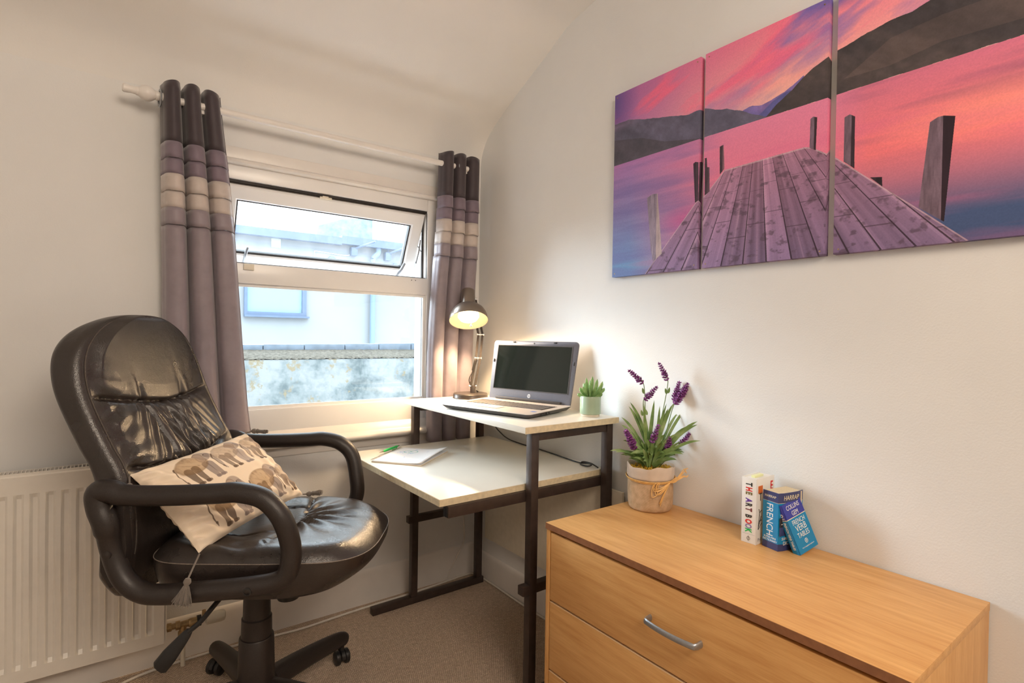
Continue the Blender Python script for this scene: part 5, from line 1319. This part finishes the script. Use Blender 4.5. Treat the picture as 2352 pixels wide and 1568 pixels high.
    post([(1.079, 1.684), (1.100, 1.693), (1.124, 1.691), (1.146, 1.485), (1.110, 1.462), (1.100, 1.50)], (124, 112, 132), (176, 156, 160), .62)
    post([(1.262, 1.758), (1.270, 1.762), (1.281, 1.758), (1.283, 1.637), (1.271, 1.632)], (46, 36, 48), (60, 46, 58), .5)
    post([(1.303, 1.765), (1.310, 1.765), (1.312, 1.735), (1.320, 1.733), (1.322, 1.658), (1.305, 1.648)], (56, 44, 54), (84, 62, 74), .6)
    post([(1.354, 1.787), (1.367, 1.790), (1.371, 1.716), (1.356, 1.702)], (58, 44, 54), (120, 84, 96), .6)
    post([(1.620, 1.789), (1.627, 1.793), (1.637, 1.788), (1.635, 1.702), (1.619, 1.712)], (98, 78, 96), (48, 34, 42), .62)
    post([(1.703, 1.767), (1.715, 1.771), (1.727, 1.762), (1.728, 1.632), (1.703, 1.655)], (96, 78, 94), (46, 34, 44), .66)
    post([(1.882, 1.700), (1.896, 1.707), (1.908, 1.707), (1.928, 1.700), (1.912, 1.470), (1.864, 1.510)], (98, 80, 96), (36, 24, 34), .66)
    post([(1.763, 1.602), (1.789, 1.597), (1.790, 1.574)], (40, 30, 38), (30, 22, 30), .5)
    A[:] = A*(.97+.06*fbm(X, Y, 400, 400, 91, 1))[..., None]
    return np.clip(A, 0, 1)**.84
def canvas(s0, s1, label, idx):
    D = .020; z0, z1 = 1.4225, 2.089; e = .020
    A = paint(s0, s1, z0, z1, int((s1-s0)*2300), int((z1-z0)*2000))
    mat = imgmat('printed_canvas', image('canvas_print_'+['left', 'middle', 'right'][idx], A), .62, 1500)
    # front and four wrapped sides; picture-right is -y
    n_ = 2; vs, fs, uv = [], [], []
    F = [(-D, -s0, z0), (-D, -s1, z0), (-D, -s1, z1), (-D, -s0, z1)]; B = [(-.0006, y, z) for _, y, z in F]; U = [(0, 0), (1, 0), (1, 1), (0, 1)]
    vs = [(x_, y, z) for x_, y, z in F+B]
    faces = [((0, 1, 2, 3), [U[0], U[1], U[2], U[3]])]
    inn = .052
    wrap = {0: [(0, 0), (1, 0), (1, inn*.5), (0, inn*.5)], 1: [(1, 0), (1, 1), (1-inn, 1), (1-inn, 0)], 2: [(1, 1), (0, 1), (0, 1-inn*.5), (1, 1-inn*.5)], 3: [(0, 1), (0, 0), (inn, 0), (inn, 1)]}
    for k in range(4):
        a, b = k, (k+1) % 4; faces.append(((b, a, 4+a, 4+b), [wrap[k][1], wrap[k][0], wrap[k][3], wrap[k][2]]))
    faces.append(((7, 6, 5, 4), [U[3], U[2], U[1], U[0]]))
    me = bpy.data.meshes.new('canvas_print'); me.from_pydata(vs, [], [f_[0] for f_ in faces]); ul = me.uv_layers.new(name='UVMap'); i = 0
    for f_, us in faces:
        for u in us: ul.data[i].uv = u; i += 1
    me.materials.append(mat)
    # bring the frame of reference to the canvas
    c = Vector((-D/2, -(s0+s1)/2, (z0+z1)/2))
    for v_ in me.vertices: v_.co -= c
    o = bpy.data.objects.new('canvas_print', me); COL.objects.link(o); o.location = c
    tag(o, label, 'canvas print', 'three part lakeside jetty canvas')
    q = MB()
    for sx_, zz_ in ((s0+.012, z0+.012), (s1-.012, z0+.012), (s0+.012, z1-.012), (s1-.012, z1-.012)):
        q = MB().lathe([(.0, .0012), (.0018, .001), (.0022, 0)], TR((-D/2, -sx_-c.y, zz_-c.z), (-1, 0, 0)), 10, cap=False); q.build('fixing_pin', M['brass'], o)
canvas(.924, 1.283, 'left canvas of the triptych: purple hills, blue water and a lone weathered post', 0)
canvas(1.300, 1.662, 'middle canvas of the triptych: wooden jetty running out into pink water', 1)
canvas(1.683, 2.062, 'right canvas of the triptych: dark mountain, pink lake and a thick post', 2)
